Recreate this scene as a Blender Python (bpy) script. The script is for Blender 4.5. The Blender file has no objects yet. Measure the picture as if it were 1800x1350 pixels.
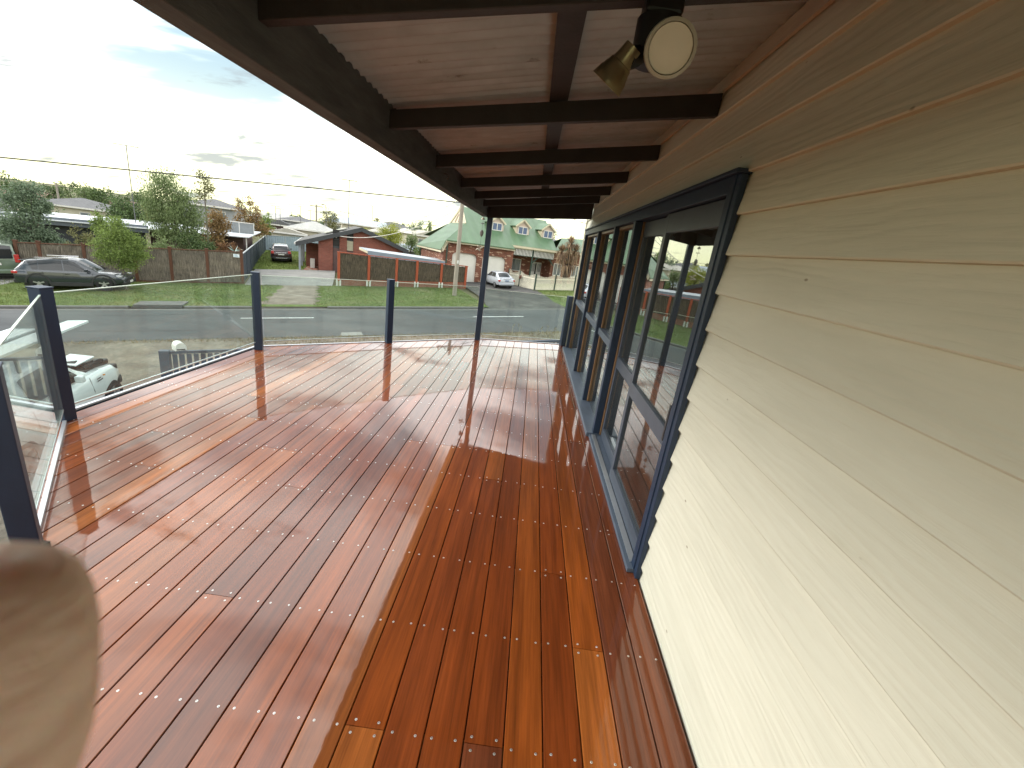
import bpy, math, random
import numpy as np
from mathutils import Vector, Matrix
R = math.radians
S = bpy.context.scene
COL = S.collection
random.seed(7); RNG = np.random.default_rng(7)

# ------------------------------------------------------------------ camera
def cam_axes(yaw, pitch, roll):
    f = Vector((math.sin(yaw)*math.cos(pitch), math.cos(yaw)*math.cos(pitch), -math.sin(pitch)))
    r = Vector((math.cos(yaw), -math.sin(yaw), 0)); u = r.cross(f)
    c, s = math.cos(roll), math.sin(roll)
    return c*r + s*u, -s*r + c*u, f
cr, cu, cf = cam_axes(-.01171, .30636, .13643)
cam = bpy.data.cameras.new('camera'); camo = bpy.data.objects.new('camera', cam); COL.objects.link(camo)
m = Matrix.Identity(4)
for i in range(3): m[i][0], m[i][1], m[i][2] = cr[i], cu[i], -cf[i]
m.translation = Vector((0, 0, 1.68)); camo.matrix_world = m
cam.sensor_fit = 'HORIZONTAL'; cam.sensor_width = 36; cam.lens = 36*758.78/1800
cam.clip_start = .005; cam.clip_end = 6000
cam.dof.use_dof = True; cam.dof.focus_distance = 4.5; cam.dof.aperture_fstop = 13   # a phone lens: tiny aperture
S.camera = camo

# ------------------------------------------------------------------ sky and sun
SUN_AZ, SUN_EL = R(-92), R(30)         # from +Y towards -X
W = bpy.data.worlds.new('World'); S.world = W; W.use_nodes = True
def build_world():
    nt = W.node_tree; N = nt.nodes; Lk = nt.links; N.clear()
    out = N.new('ShaderNodeOutputWorld'); bg = N.new('ShaderNodeBackground'); bg.inputs[1].default_value = .1
    Lk.new(bg.outputs[0], out.inputs[0])
    sky = N.new('ShaderNodeTexSky'); sky.sky_type = 'NISHITA'; sky.sun_disc = False
    sky.sun_elevation = SUN_EL; sky.sun_rotation = SUN_AZ; sky.dust_density = 2.0; sky.ozone_density = 1.5
    tc = N.new('ShaderNodeTexCoord'); sep = N.new('ShaderNodeSeparateXYZ'); Lk.new(tc.outputs['Generated'], sep.inputs[0])
    def math_(op, a, b=None, clamp=False):
        n = N.new('ShaderNodeMath'); n.operation = op; n.use_clamp = clamp
        for i, v in enumerate((a, b)):
            if v is None: continue
            if isinstance(v, (int, float)): n.inputs[i].default_value = v
            else: Lk.new(v, n.inputs[i])
        return n.outputs[0]
    zc = math_('ADD', math_('MAXIMUM', sep.outputs[2], 0.0), .22)
    comb = N.new('ShaderNodeCombineXYZ')
    Lk.new(math_('DIVIDE', sep.outputs[0], zc), comb.inputs[0]); Lk.new(math_('DIVIDE', sep.outputs[1], zc), comb.inputs[1])
    def noise(scale, detail, rough, off, sx=1.0, sy=1.0, rot=0.0, dist=0.0):
        mp = N.new('ShaderNodeMapping'); mp.inputs['Location'].default_value = off; mp.inputs['Scale'].default_value = (sx, sy, 1); mp.inputs['Rotation'].default_value = (0, 0, rot)
        Lk.new(comb.outputs[0], mp.inputs[0])
        n = N.new('ShaderNodeTexNoise'); n.inputs['Scale'].default_value = scale; n.inputs['Detail'].default_value = detail
        n.inputs['Roughness'].default_value = rough; n.inputs['Distortion'].default_value = dist
        Lk.new(mp.outputs[0], n.inputs['Vector']); return n.outputs['Fac']
    def ramp(v, a, b):
        r = N.new('ShaderNodeMapRange'); r.interpolation_type = 'SMOOTHSTEP'
        r.inputs['From Min'].default_value = a; r.inputs['From Max'].default_value = b; Lk.new(v, r.inputs['Value']); return r.outputs[0]
    def mix(f, a, b):
        n = N.new('ShaderNodeMix'); n.data_type = 'RGBA'
        Lk.new(f, n.inputs['Factor'])
        for k, v in ((6, a), (7, b)):
            if isinstance(v, tuple): n.inputs[k].default_value = (*v, 1)
            else: Lk.new(v, n.inputs[k])
        return n.outputs[2]
    blue = N.new('ShaderNodeMix'); blue.data_type = 'RGBA'; blue.inputs['Factor'].default_value = .75
    Lk.new(sky.outputs[0], blue.inputs[6]); blue.inputs[7].default_value = (5.0, 6.7, 7.3, 1)
    veil = ramp(noise(.8, 5, .55, (8.4, 1.4, 0), 1, 1.8, .75, .5), .37, .56)     # thin bright sheet of cloud
    veil2 = math_('MAXIMUM', veil, ramp(sep.outputs[2], .13, .02))
    c1 = mix(veil2, blue.outputs[2], (21.0, 21.1, 20.7))
    c2 = mix(ramp(sep.outputs[2], .24, -.02), c1, (14.0, 13.8, 8.2))              # pale warm band along the horizon
    puffs = math_('MULTIPLY', ramp(noise(2.2, 6, .60, (9.4, 2.2, 0), .7, 1.7, .75, .3), .56, .66), .85)
    c3 = mix(puffs, c2, (3.6, 4.0, 4.25))                                        # small grey cumulus
    c4 = mix(ramp(sep.outputs[2], -.002, -.03), c3, (2.2, 2.1, 1.8))
    Lk.new(c4, bg.inputs[0])
build_world()
sun = bpy.data.lights.new('sun', 'SUN'); sun.energy = 1.5; sun.angle = R(24); sun.color = (1, .965, .90)
suno = bpy.data.objects.new('sun', sun); COL.objects.link(suno)
sd = Vector((math.sin(SUN_AZ)*math.cos(SUN_EL), math.cos(SUN_AZ)*math.cos(SUN_EL), math.sin(SUN_EL)))
suno.rotation_euler = sd.to_track_quat('Z', 'Y').to_euler(); suno.location = sd*60
S.view_settings.view_transform = 'Standard'; S.view_settings.look = 'None'; S.view_settings.exposure = .5; S.view_settings.gamma = 1
S.cycles.use_denoising = True
S.cycles.max_bounces = 7; S.cycles.diffuse_bounces = 3; S.cycles.glossy_bounces = 4; S.cycles.use_adaptive_sampling = True; S.cycles.adaptive_threshold = .02; S.cycles.transparent_max_bounces = 24; S.cycles.caustics_reflective = False; S.cycles.caustics_refractive = False
S.cycles.sample_clamp_indirect = 6

# ------------------------------------------------------------------ materials
def newmat(name):
    mt = bpy.data.materials.new(name); mt.use_nodes = True
    return mt, mt.node_tree.nodes, mt.node_tree.links, mt.node_tree.nodes['Principled BSDF']
def nd(N, t, **k):
    n = N.new(t)
    for a, v in k.items(): setattr(n, a, v)
    return n
def noise_node(N, L, scale, detail=4, rough=.55, vec=None, map_scale=None, coord='Object', dist=0):
    n = N.new('ShaderNodeTexNoise'); n.inputs['Scale'].default_value = scale; n.inputs['Detail'].default_value = detail
    n.inputs['Roughness'].default_value = rough; n.inputs['Distortion'].default_value = dist
    if vec is None:
        tc = N.new('ShaderNodeTexCoord'); vec = tc.outputs[coord]
    if map_scale:
        mp = N.new('ShaderNodeMapping'); mp.inputs['Scale'].default_value = map_scale; L.new(vec, mp.inputs[0]); vec = mp.outputs[0]
    L.new(vec, n.inputs['Vector']); return n
def ramp_node(N, L, fac, stops):
    r = N.new('ShaderNodeValToRGB'); e = r.color_ramp.elements
    while len(e) < len(stops): e.new(.5)
    for i, (p, c) in enumerate(stops): e[i].position = p; e[i].color = (*c, 1)
    L.new(fac, r.inputs[0]); return r
def bump(N, L, h, strength, dist=.01, normal=None):
    b = N.new('ShaderNodeBump'); b.inputs['Strength'].default_value = strength; b.inputs['Distance'].default_value = dist
    L.new(h, b.inputs['Height'])
    if normal: L.new(normal, b.inputs['Normal'])
    return b.outputs[0]
MATS = {}
def plain(name, col, rough=.6, var=.18, scale=3.0, metal=0.0, bmp=0.0, bscale=40, coat=0.0, stretch=None, spec=.5, coord='Object'):
    """a painted / bare surface with mottled tone and fine relief"""
    if name in MATS: return MATS[name]
    mt, N, L, P = newmat(name)
    n = noise_node(N, L, scale, 6, .6, map_scale=stretch, coord=coord)
    d = tuple(max(0, c*(1-var)) for c in col); b = tuple(min(1, c*(1+var)) for c in col)
    r = ramp_node(N, L, n.outputs['Fac'], [(.3, d), (.7, b)]); L.new(r.outputs[0], P.inputs['Base Color'])
    P.inputs['Roughness'].default_value = rough; P.inputs['Metallic'].default_value = metal; P.inputs['Coat Weight'].default_value = coat
    P.inputs['Specular IOR Level'].default_value = spec; P.inputs['Coat Roughness'].default_value = .05
    if bmp:
        n2 = noise_node(N, L, bscale, 4, .6, map_scale=stretch, coord=coord); L.new(bump(N, L, n2.outputs['Fac'], bmp, .01), P.inputs['Normal'])
    MATS[name] = mt; return mt

def wood_deck():
    mt, N, L, P = newmat('wet_merbau')
    tc = nd(N, 'ShaderNodeTexCoord'); oi = nd(N, 'ShaderNodeObjectInfo')
    off = nd(N, 'ShaderNodeVectorMath', operation='MULTIPLY_ADD'); 
    cmb = nd(N, 'ShaderNodeCombineXYZ')
    for i in range(3): L.new(oi.outputs['Random'], cmb.inputs[i])
    off.inputs[1].default_value = (37, 61, 17); L.new(cmb.outputs[0], off.inputs[0]); L.new(tc.outputs['Object'], off.inputs[2])
    v = off.outputs[0]
    g1 = noise_node(N, L, 1.0, 8, .62, v, (26, 1.1, 10), dist=.5)
    g2 = noise_node(N, L, 1.0, 5, .7, v, (120, 3.0, 40))
    g3 = noise_node(N, L, 1.0, 3, .5, v, (7, .55, 7), dist=.8)
    r1 = ramp_node(N, L, g1.outputs['Fac'], [(.28, (.62, .60, .58)), (.5, (.98, .98, .98)), (.72, (1.28, 1.25, 1.2))])
    r2 = ramp_node(N, L, g2.outputs['Fac'], [(.3, (.72, .72, .72)), (.7, (1.15, 1.15, 1.15))])
    r3 = ramp_node(N, L, g3.outputs['Fac'], [(.3, (.74, .70, .68)), (.68, (1.2, 1.2, 1.15))])
    col = oi.outputs['Color']
    for r in (r1, r2, r3):
        mx = nd(N, 'ShaderNodeMix', data_type='RGBA', blend_type='MULTIPLY'); mx.inputs['Factor'].default_value = 1
        L.new(col, mx.inputs[6]); L.new(r.outputs[0], mx.inputs[7]); col = mx.outputs[2]
    L.new(col, P.inputs['Base Color'])
    P.inputs['Roughness'].default_value = .5; P.inputs['Specular IOR Level'].default_value = .08
    geo = nd(N, 'ShaderNodeNewGeometry')
    film = noise_node(N, L, 2.1, 6, .62, geo.outputs['Position'], (1.6, .8, 1))      # where the water film lies thick or thin
    fr = nd(N, 'ShaderNodeMapRange'); fr.inputs['From Min'].default_value = .36; fr.inputs['From Max'].default_value = .60
    fr.inputs['To Min'].default_value = .004; fr.inputs['To Max'].default_value = .05; L.new(film.outputs['Fac'], fr.inputs['Value'])
    L.new(fr.outputs[0], P.inputs['Coat Roughness'])
    P.inputs['Coat Weight'].default_value = 1.0; P.inputs['Coat IOR'].default_value = 1.66
    wv = noise_node(N, L, 1.0, 3, .5, geo.outputs['Position'], (9, 3.5, 1)); wv2 = noise_node(N, L, 1.0, 4, .55, geo.outputs['Position'], (34, 16, 1))
    b1 = bump(N, L, wv.outputs['Fac'], .05, .006); b2 = bump(N, L, wv2.outputs['Fac'], .012, .003, b1)
    L.new(b2, P.inputs['Coat Normal'])
    L.new(bump(N, L, g2.outputs['Fac'], .25, .003, b1), P.inputs['Normal'])
    return mt
def cladding():
    mt, N, L, P = newmat('cream_weatherboard')
    tc = nd(N, 'ShaderNodeTexCoord'); oi = nd(N, 'ShaderNodeObjectInfo')
    cmb = nd(N, 'ShaderNodeCombineXYZ')
    for i in range(3): L.new(oi.outputs['Random'], cmb.inputs[i])
    off = nd(N, 'ShaderNodeVectorMath', operation='MULTIPLY_ADD'); off.inputs[1].default_value = (13, 47, 29)
    L.new(cmb.outputs[0], off.inputs[0]); L.new(tc.outputs['Object'], off.inputs[2]); v = off.outputs[0]
    n1 = noise_node(N, L, 1.0, 5, .6, v, (2, 1.2, 7)); n2 = noise_node(N, L, 1.0, 5, .6, v, (8, 3.2, 55), dist=1.4)
    wv = nd(N, 'ShaderNodeTexWave', wave_type='BANDS', bands_direction='Z'); wv.inputs['Scale'].default_value = 9; wv.inputs['Distortion'].default_value = 14
    wv.inputs['Detail'].default_value = 3; wv.inputs['Detail Scale'].default_value = .7
    mp = nd(N, 'ShaderNodeMapping'); mp.inputs['Scale'].default_value = (1, .22, 1); L.new(v, mp.inputs[0]); L.new(mp.outputs[0], wv.inputs['Vector'])
    r = ramp_node(N, L, n1.outputs['Fac'], [(.3, (.61, .60, .50)), (.7, (.69, .68, .575))])
    sp = noise_node(N, L, 1.0, 3, .5, v, (9, 3.2, 9)); rs = ramp_node(N, L, sp.outputs['Fac'], [(.70, (1, 1, 1)), (.78, (.80, .77, .70))])
    mx = nd(N, 'ShaderNodeMix', data_type='RGBA', blend_type='MULTIPLY'); mx.inputs['Factor'].default_value = .35
    L.new(r.outputs[0], mx.inputs[6]); L.new(rs.outputs[0], mx.inputs[7])
    vo = nd(N, 'ShaderNodeTexVoronoi', feature='F1'); vo.inputs['Scale'].default_value = 1      # nail holes, chips and insect marks
    mpv = nd(N, 'ShaderNodeMapping'); mpv.inputs['Scale'].default_value = (6, 4.2, 9); L.new(v, mpv.inputs[0]); L.new(mpv.outputs[0], vo.inputs['Vector'])
    rv = ramp_node(N, L, vo.outputs['Distance'], [(.028, (.42, .36, .30)), (.05, (1, 1, 1))])
    mv = nd(N, 'ShaderNodeMix', data_type='RGBA', blend_type='MULTIPLY'); mv.inputs['Factor'].default_value = .8; L.new(mx.outputs[2], mv.inputs[6]); L.new(rv.outputs[0], mv.inputs[7])
    L.new(mv.outputs[2], P.inputs['Base Color'])
    P.inputs['Roughness'].default_value = .55; P.inputs['Specular IOR Level'].default_value = .35
    b1 = bump(N, L, wv.outputs['Fac'], .22, .004); L.new(bump(N, L, n2.outputs['Fac'], .6, .003, b1), P.inputs['Normal'])
    return mt
def iron_sheet():
    mt, N, L, P = newmat('weathered_roof_underside')
    n1 = noise_node(N, L, 2.0, 8, .68, coord='Object'); n2 = noise_node(N, L, 1.0, 4, .6, map_scale=(2.5, 13, 1), coord='Object')
    n3 = noise_node(N, L, 5.0, 7, .7, map_scale=(1, 2.2, 1), coord='Object')
    r = ramp_node(N, L, n1.outputs['Fac'], [(.25, (.33, .38, .42)), (.5, (.45, .51, .56)), (.75, (.53, .60, .65))])
    r2 = ramp_node(N, L, n2.outputs['Fac'], [(.35, (.86, .85, .84)), (.65, (1.06, 1.06, 1.06))])
    r3 = ramp_node(N, L, n3.outputs['Fac'], [(.63, (1, 1, 1)), (.72, (.42, .36, .31))])
    c = r.outputs[0]
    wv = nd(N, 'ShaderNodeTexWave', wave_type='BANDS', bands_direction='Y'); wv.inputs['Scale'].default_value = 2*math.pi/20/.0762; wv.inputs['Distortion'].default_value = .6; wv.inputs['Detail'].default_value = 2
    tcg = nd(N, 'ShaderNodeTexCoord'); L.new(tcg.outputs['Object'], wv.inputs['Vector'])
    rw = ramp_node(N, L, wv.outputs['Fac'], [(.0, (.62, .60, .58)), (.55, (1, 1, 1))])      # grime lines that also paint in shading for the corrugation
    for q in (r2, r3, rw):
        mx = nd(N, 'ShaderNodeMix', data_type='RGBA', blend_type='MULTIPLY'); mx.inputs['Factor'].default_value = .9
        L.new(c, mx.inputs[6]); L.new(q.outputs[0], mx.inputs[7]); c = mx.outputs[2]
    L.new(c, P.inputs['Base Color']); P.inputs['Roughness'].default_value = .6; P.inputs['Metallic'].default_value = .15
    return mt
def glass(name, tint=(.93, .975, .95), rough=0.0, f0=.045, dirt=.035):
    """float glass: tinted transmission, Schlick reflection, a little dried rain on the surface"""
    mt, N, L, P = newmat(name); N.remove(P); out = N['Material Output']
    tr = nd(N, 'ShaderNodeBsdfTransparent'); tr.inputs[0].default_value = (*tint, 1)
    gl = nd(N, 'ShaderNodeBsdfGlossy'); gl.inputs['Roughness'].default_value = rough; gl.inputs['Color'].default_value = (.97, 1, .99, 1)
    lw = nd(N, 'ShaderNodeLayerWeight'); lw.inputs[0].default_value = .5
    pw = nd(N, 'ShaderNodeMath', operation='POWER'); L.new(lw.outputs['Facing'], pw.inputs[0]); pw.inputs[1].default_value = 5
    ma = nd(N, 'ShaderNodeMath', operation='MULTIPLY_ADD'); L.new(pw.outputs[0], ma.inputs[0]); ma.inputs[1].default_value = 1-f0; ma.inputs[2].default_value = f0
    mx = nd(N, 'ShaderNodeMixShader'); L.new(ma.outputs[0], mx.inputs[0]); L.new(tr.outputs[0], mx.inputs[1]); L.new(gl.outputs[0], mx.inputs[2])
    df = nd(N, 'ShaderNodeBsdfDiffuse'); df.inputs[0].default_value = (.75, .78, .74, 1)
    n = noise_node(N, L, 2.2, 8, .7); mr = nd(N, 'ShaderNodeMapRange'); mr.inputs['From Min'].default_value = .35; mr.inputs['From Max'].default_value = .8
    mr.inputs['To Min'].default_value = dirt*.3; mr.inputs['To Max'].default_value = dirt*2.6; L.new(n.outputs['Fac'], mr.inputs['Value'])
    m2 = nd(N, 'ShaderNodeMixShader'); L.new(mr.outputs[0], m2.inputs[0]); L.new(mx.outputs[0], m2.inputs[1]); L.new(df.outputs[0], m2.inputs[2])
    L.new(m2.outputs[0], out.inputs[0]); return mt
def brick(name, c1, c2, mortar, flecks=0.0, scale=1.0):
    mt, N, L, P = newmat(name)
    tc = nd(N, 'ShaderNodeTexCoord'); sp = nd(N, 'ShaderNodeSeparateXYZ'); L.new(tc.outputs['Object'], sp.inputs[0])
    ad = nd(N, 'ShaderNodeMath', operation='ADD'); L.new(sp.outputs[0], ad.inputs[0]); L.new(sp.outputs[1], ad.inputs[1])
    cb = nd(N, 'ShaderNodeCombineXYZ'); L.new(ad.outputs[0], cb.inputs[0]); L.new(sp.outputs[2], cb.inputs[1])
    b = nd(N, 'ShaderNodeTexBrick'); b.inputs['Scale'].default_value = scale; b.inputs['Brick Width'].default_value = .24; b.inputs['Row Height'].default_value = .086
    b.inputs['Mortar Size'].default_value = .006; b.inputs['Color1'].default_value = (*c1, 1); b.inputs['Color2'].default_value = (*c2, 1); b.inputs['Mortar'].default_value = (*mortar, 1)
    b.offset = .5; L.new(cb.outputs[0], b.inputs['Vector'])
    n = noise_node(N, L, 1.3, 6, .65); r = ramp_node(N, L, n.outputs['Fac'], [(.3, (.75, .72, .7)), (.7, (1.15, 1.12, 1.1))])
    mx = nd(N, 'ShaderNodeMix', data_type='RGBA', blend_type='MULTIPLY'); mx.inputs['Factor'].default_value = 1; L.new(b.outputs[0], mx.inputs[6]); L.new(r.outputs[0], mx.inputs[7])
    c = mx.outputs[2]
    if flecks:                                    # lighter lime-washed clinker bricks here and there
        vo = nd(N, 'ShaderNodeTexVoronoi', feature='F1'); vo.inputs['Scale'].default_value = 1
        mp = nd(N, 'ShaderNodeMapping'); mp.inputs['Scale'].default_value = (4.15, 11.6, 1); L.new(cb.outputs[0], mp.inputs[0]); L.new(mp.outputs[0], vo.inputs['Vector'])
        s3 = nd(N, 'ShaderNodeSeparateColor'); L.new(vo.outputs['Color'], s3.inputs[0])
        gt = nd(N, 'ShaderNodeMath', operation='GREATER_THAN'); gt.inputs[1].default_value = 1-flecks; L.new(s3.outputs[0], gt.inputs[0])
        m2 = nd(N, 'ShaderNodeMix', data_type='RGBA'); L.new(gt.outputs[0], m2.inputs[0]); L.new(c, m2.inputs[6]); m2.inputs[7].default_value = (.46, .31, .22, 1); c = m2.outputs[2]
    L.new(c, P.inputs['Base Color']); P.inputs['Roughness'].default_value = .85
    L.new(bump(N, L, b.outputs['Fac'], -.4, .01), P.inputs['Normal']); return mt
def ground_mat(name, cols, scale, bscale, bstr, rough=.95, stretch=None, fine=None):
    mt, N, L, P = newmat(name); geo = nd(N, 'ShaderNodeNewGeometry'); v = geo.outputs['Position']
    n = noise_node(N, L, scale, 8, .65, v, stretch); k = len(cols)
    r = ramp_node(N, L, n.outputs['Fac'], [(.28+.44*i/(k-1), c) for i, c in enumerate(cols)])
    c = r.outputs[0]
    n2 = noise_node(N, L, fine or bscale, 4, .7, v)
    r2 = ramp_node(N, L, n2.outputs['Fac'], [(.3, (.72, .72, .72)), (.7, (1.25, 1.25, 1.25))])
    mx = nd(N, 'ShaderNodeMix', data_type='RGBA', blend_type='MULTIPLY'); mx.inputs['Factor'].default_value = 1; L.new(c, mx.inputs[6]); L.new(r2.outputs[0], mx.inputs[7])
    L.new(mx.outputs[2], P.inputs['Base Color']); P.inputs['Roughness'].default_value = rough; P.inputs['Specular IOR Level'].default_value = .25
    n3 = noise_node(N, L, bscale, 5, .7, v); L.new(bump(N, L, n3.outputs['Fac'], bstr, .03), P.inputs['Normal']); return mt
def leaf_mat(name, dark, light, trans=.25):
    mt, N, L, P = newmat(name); geo = nd(N, 'ShaderNodeNewGeometry')
    n = noise_node(N, L, .9, 4, .6, geo.outputs['Position'])
    ad = nd(N, 'ShaderNodeMath', operation='MULTIPLY_ADD'); L.new(geo.outputs['Random Per Island'], ad.inputs[0]); ad.inputs[1].default_value = .55
    sb = nd(N, 'ShaderNodeMath', operation='MULTIPLY'); L.new(n.outputs['Fac'], sb.inputs[0]); sb.inputs[1].default_value = .55; L.new(sb.outputs[0], ad.inputs[2])
    r = ramp_node(N, L, ad.outputs[0], [(.2, dark), (.8, light)])
    L.new(r.outputs[0], P.inputs['Base Color']); P.inputs['Roughness'].default_value = .6; P.inputs['Specular IOR Level'].default_value = .3
    tl = nd(N, 'ShaderNodeBsdfTranslucent'); L.new(r.outputs[0], tl.inputs[0])
    mx = nd(N, 'ShaderNodeMixShader'); mx.inputs[0].default_value = trans; L.new(P.outputs[0], mx.inputs[1]); L.new(tl.outputs[0], mx.inputs[2])
    L.new(mx.outputs[0], N['Material Output'].inputs[0]); return mt

# ------------------------------------------------------------------ mesh helpers
class MB:
    def __init__(s): s.v = []; s.f = []
    def add(s, vs, fs):
        b = len(s.v); s.v += [tuple(p) for p in vs]; s.f += [tuple(i+b for i in f) for f in fs]; return s
    def box(s, a, b):
        (x0, y0, z0), (x1, y1, z1) = a, b
        return s.add([(x0,y0,z0),(x1,y0,z0),(x1,y1,z0),(x0,y1,z0),(x0,y0,z1),(x1,y0,z1),(x1,y1,z1),(x0,y1,z1)],
                     [(0,3,2,1),(4,5,6,7),(0,1,5,4),(1,2,6,5),(2,3,7,6),(3,0,4,7)])
    def hexa(s, p):     # 8 points: lower ring 0-3, upper ring 4-7
        return s.add(p, [(0,3,2,1),(4,5,6,7),(0,1,5,4),(1,2,6,5),(2,3,7,6),(3,0,4,7)])
    def bar(s, a, b, w, h, up=(0,0,1)):   # box along a line
        a, b = Vector(a), Vector(b); d = (b-a).normalized(); up = Vector(up)
        x = d.cross(up); x = x.normalized() if x.length > 1e-4 else Vector((1,0,0)); u = x.cross(d)
        q = []
        for p in (a, b):
            for i, j in ((-1,-1),(1,-1),(1,1),(-1,1)): q.append(p + x*(w/2*i) + u*(h/2*j))
        return s.add(q, [(0,1,2,3),(7,6,5,4),(0,4,5,1),(1,5,6,2),(2,6,7,3),(3,7,4,0)])
    def tube(s, pts, rad, n=8, cap=True):
        pts = [Vector(p) for p in pts]; rad = [rad]*len(pts) if isinstance(rad, (int, float)) else rad
        b = len(s.v); prev = None
        for i, p in enumerate(pts):
            d = (pts[min(i+1, len(pts)-1)] - pts[max(i-1, 0)]).normalized()
            if prev is None:
                x = d.cross(Vector((0,0,1)));  x = x.normalized() if x.length > 1e-3 else Vector((1,0,0))
            else: x = (prev - d*prev.dot(d)).normalized()
            prev = x; y = d.cross(x)
            for k in range(n):
                a = 2*math.pi*k/n; s.v.append(tuple(p + (x*math.cos(a) + y*math.sin(a))*rad[i]))
        for i in range(len(pts)-1):
            for k in range(n):
                a = b+i*n+k; c = b+i*n+(k+1)%n; s.f.append((a, c, c+n, a+n))
        if cap:
            s.f.append(tuple(b+k for k in range(n))[::-1]); s.f.append(tuple(b+(len(pts)-1)*n+k for k in range(n)))
        return s
    def lathe(s, prof, n=24, M=None):   # (r, z) profile about local z
        b = len(s.v); M = M or Matrix.Identity(4)
        for r, z in prof:
            for k in range(n):
                a = 2*math.pi*k/n; s.v.append(tuple(M @ Vector((r*math.cos(a), r*math.sin(a), z))))
        for i in range(len(prof)-1):
            for k in range(n):
                a = b+i*n+k; c = b+i*n+(k+1)%n; s.f.append((a, c, c+n, a+n))
        return s
    def prism(s, poly, y0, y1, axis='y'):   # polygon in (x, z) pushed along y
        n = len(poly)
        def P(a, b_, y): return (a, y, b_) if axis == 'y' else ((y, a, b_) if axis == 'x' else (a, b_, y))
        vs = [P(a, b_, y0) for a, b_ in poly] + [P(a, b_, y1) for a, b_ in poly]
        return s.add(vs, [tuple(range(n))[::-1], tuple(range(n, 2*n))] + [(i, (i+1) % n, n+(i+1) % n, n+i) for i in range(n)])
    def grid(s, rows):
        b = len(s.v); n = len(rows[0])
        for r in rows: s.v += [tuple(p) for p in r]
        for i in range(len(rows)-1):
            for j in range(n-1): s.f.append((b+i*n+j, b+i*n+j+1, b+(i+1)*n+j+1, b+(i+1)*n+j))
        return s
    def mesh(s, name, fix=True):
        me = bpy.data.meshes.new(name); me.from_pydata(s.v, [], s.f); 
        if fix:
            import bmesh
            bm = bmesh.new(); bm.from_mesh(me); bmesh.ops.recalc_face_normals(bm, faces=bm.faces); bm.to_mesh(me); bm.free()
        return me
    def build(s, name, mat, parent=None, smooth=None, bevel=0, loc=None, fix=True):
        me = s.mesh(name, fix); o = bpy.data.objects.new(name, me); COL.objects.link(o)
        if mat: me.materials.append(mat)
        if smooth is not None:
            me.shade_smooth()
            if smooth: me.set_sharp_from_angle(angle=R(smooth))
        if parent: o.parent = parent
        if loc: o.location = loc
        if bevel:
            md = o.modifiers.new('bevel', 'BEVEL'); md.width = bevel; md.segments = 2; md.limit_method = 'ANGLE'; md.angle_limit = R(40)
        return o
def thing(name, label, cat, loc=(0,0,0), rz=0, group=None):
    o = bpy.data.objects.new(name, None); COL.objects.link(o); o.location = loc; o.rotation_euler = (0,0,rz)
    o.empty_display_size = .1; o['label'] = label; o['category'] = cat
    if group: o['group'] = group
    return o
def tag(o, label, cat, group=None):
    o['label'] = label; o['category'] = cat
    if group: o['group'] = group
    return o
def struct(o): o['kind'] = 'structure'; return o
def box(name, a, b, mat, parent, bevel=0): return MB().box(a, b).build(name, mat, parent, bevel=bevel)

# street frame: s runs along the street, t away from the camera across it
TH = math.atan2(.423, .906); ES = Vector((math.cos(TH), math.sin(TH), 0)); ET = Vector((-math.sin(TH), math.cos(TH), 0))
def soft(x, a, b, k=4.0):
    if x > b: return b + k*(1-math.exp(-(x-b)/k))
    if x < a: return a - k*(1-math.exp(-(a-x)/k))
    return x
def G(s, t): return -3.24 + .0684*soft(s, -40, 32) + .0221*soft(t, -5, 46)
def WP(s, t, z=None, up=0.0):
    p = ES*s + ET*t; return Vector((p.x, p.y, (G(s, t) if z is None else z) + up))
def to_st(X, Y): return X*ES.x + Y*ES.y, X*ET.x + Y*ET.y
# ================================================================== the house and deck the photo is taken from
navy = plain('slate_blue_paint', (.011, .026, .058), .5, .12, 5, bmp=.06, bscale=60)
sillc = plain('blue_grey_sill_paint', (.085, .11, .15), .45, .15, 6, bmp=.05)
beamc = plain('dark_stained_beam', (.085, .085, .083), .7, .35, 4, bmp=.3, bscale=25, stretch=(6, 1, 6))
rafc = plain('dark_rafter_paint', (.028, .022, .020), .6, .3, 5, bmp=.2)
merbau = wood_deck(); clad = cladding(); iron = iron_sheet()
bal_glass = glass('balustrade_glass', (.90, .955, .93), dirt=.03)
pane_glass = glass('window_glass', (.62, .66, .65), f0=.28, dirt=.015)
steel = plain('screw_steel', (.72, .71, .68), .3, .1, 9, metal=.85)
alum = plain('aluminium_channel', (.62, .64, .66), .35, .1, 4, metal=.8)
brownwood = plain('varnished_reveal', (.20, .115, .055), .45, .3, 4, stretch=(8, 8, 1), bmp=.1)

deck = thing('timber_deck', 'wet glossy red-brown timber deck with rows of bright screws', 'deck')
X0, PW, JY, JP = -.7184, .14173, 1.070, .452
GAP = .0045
XW = .84
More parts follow.
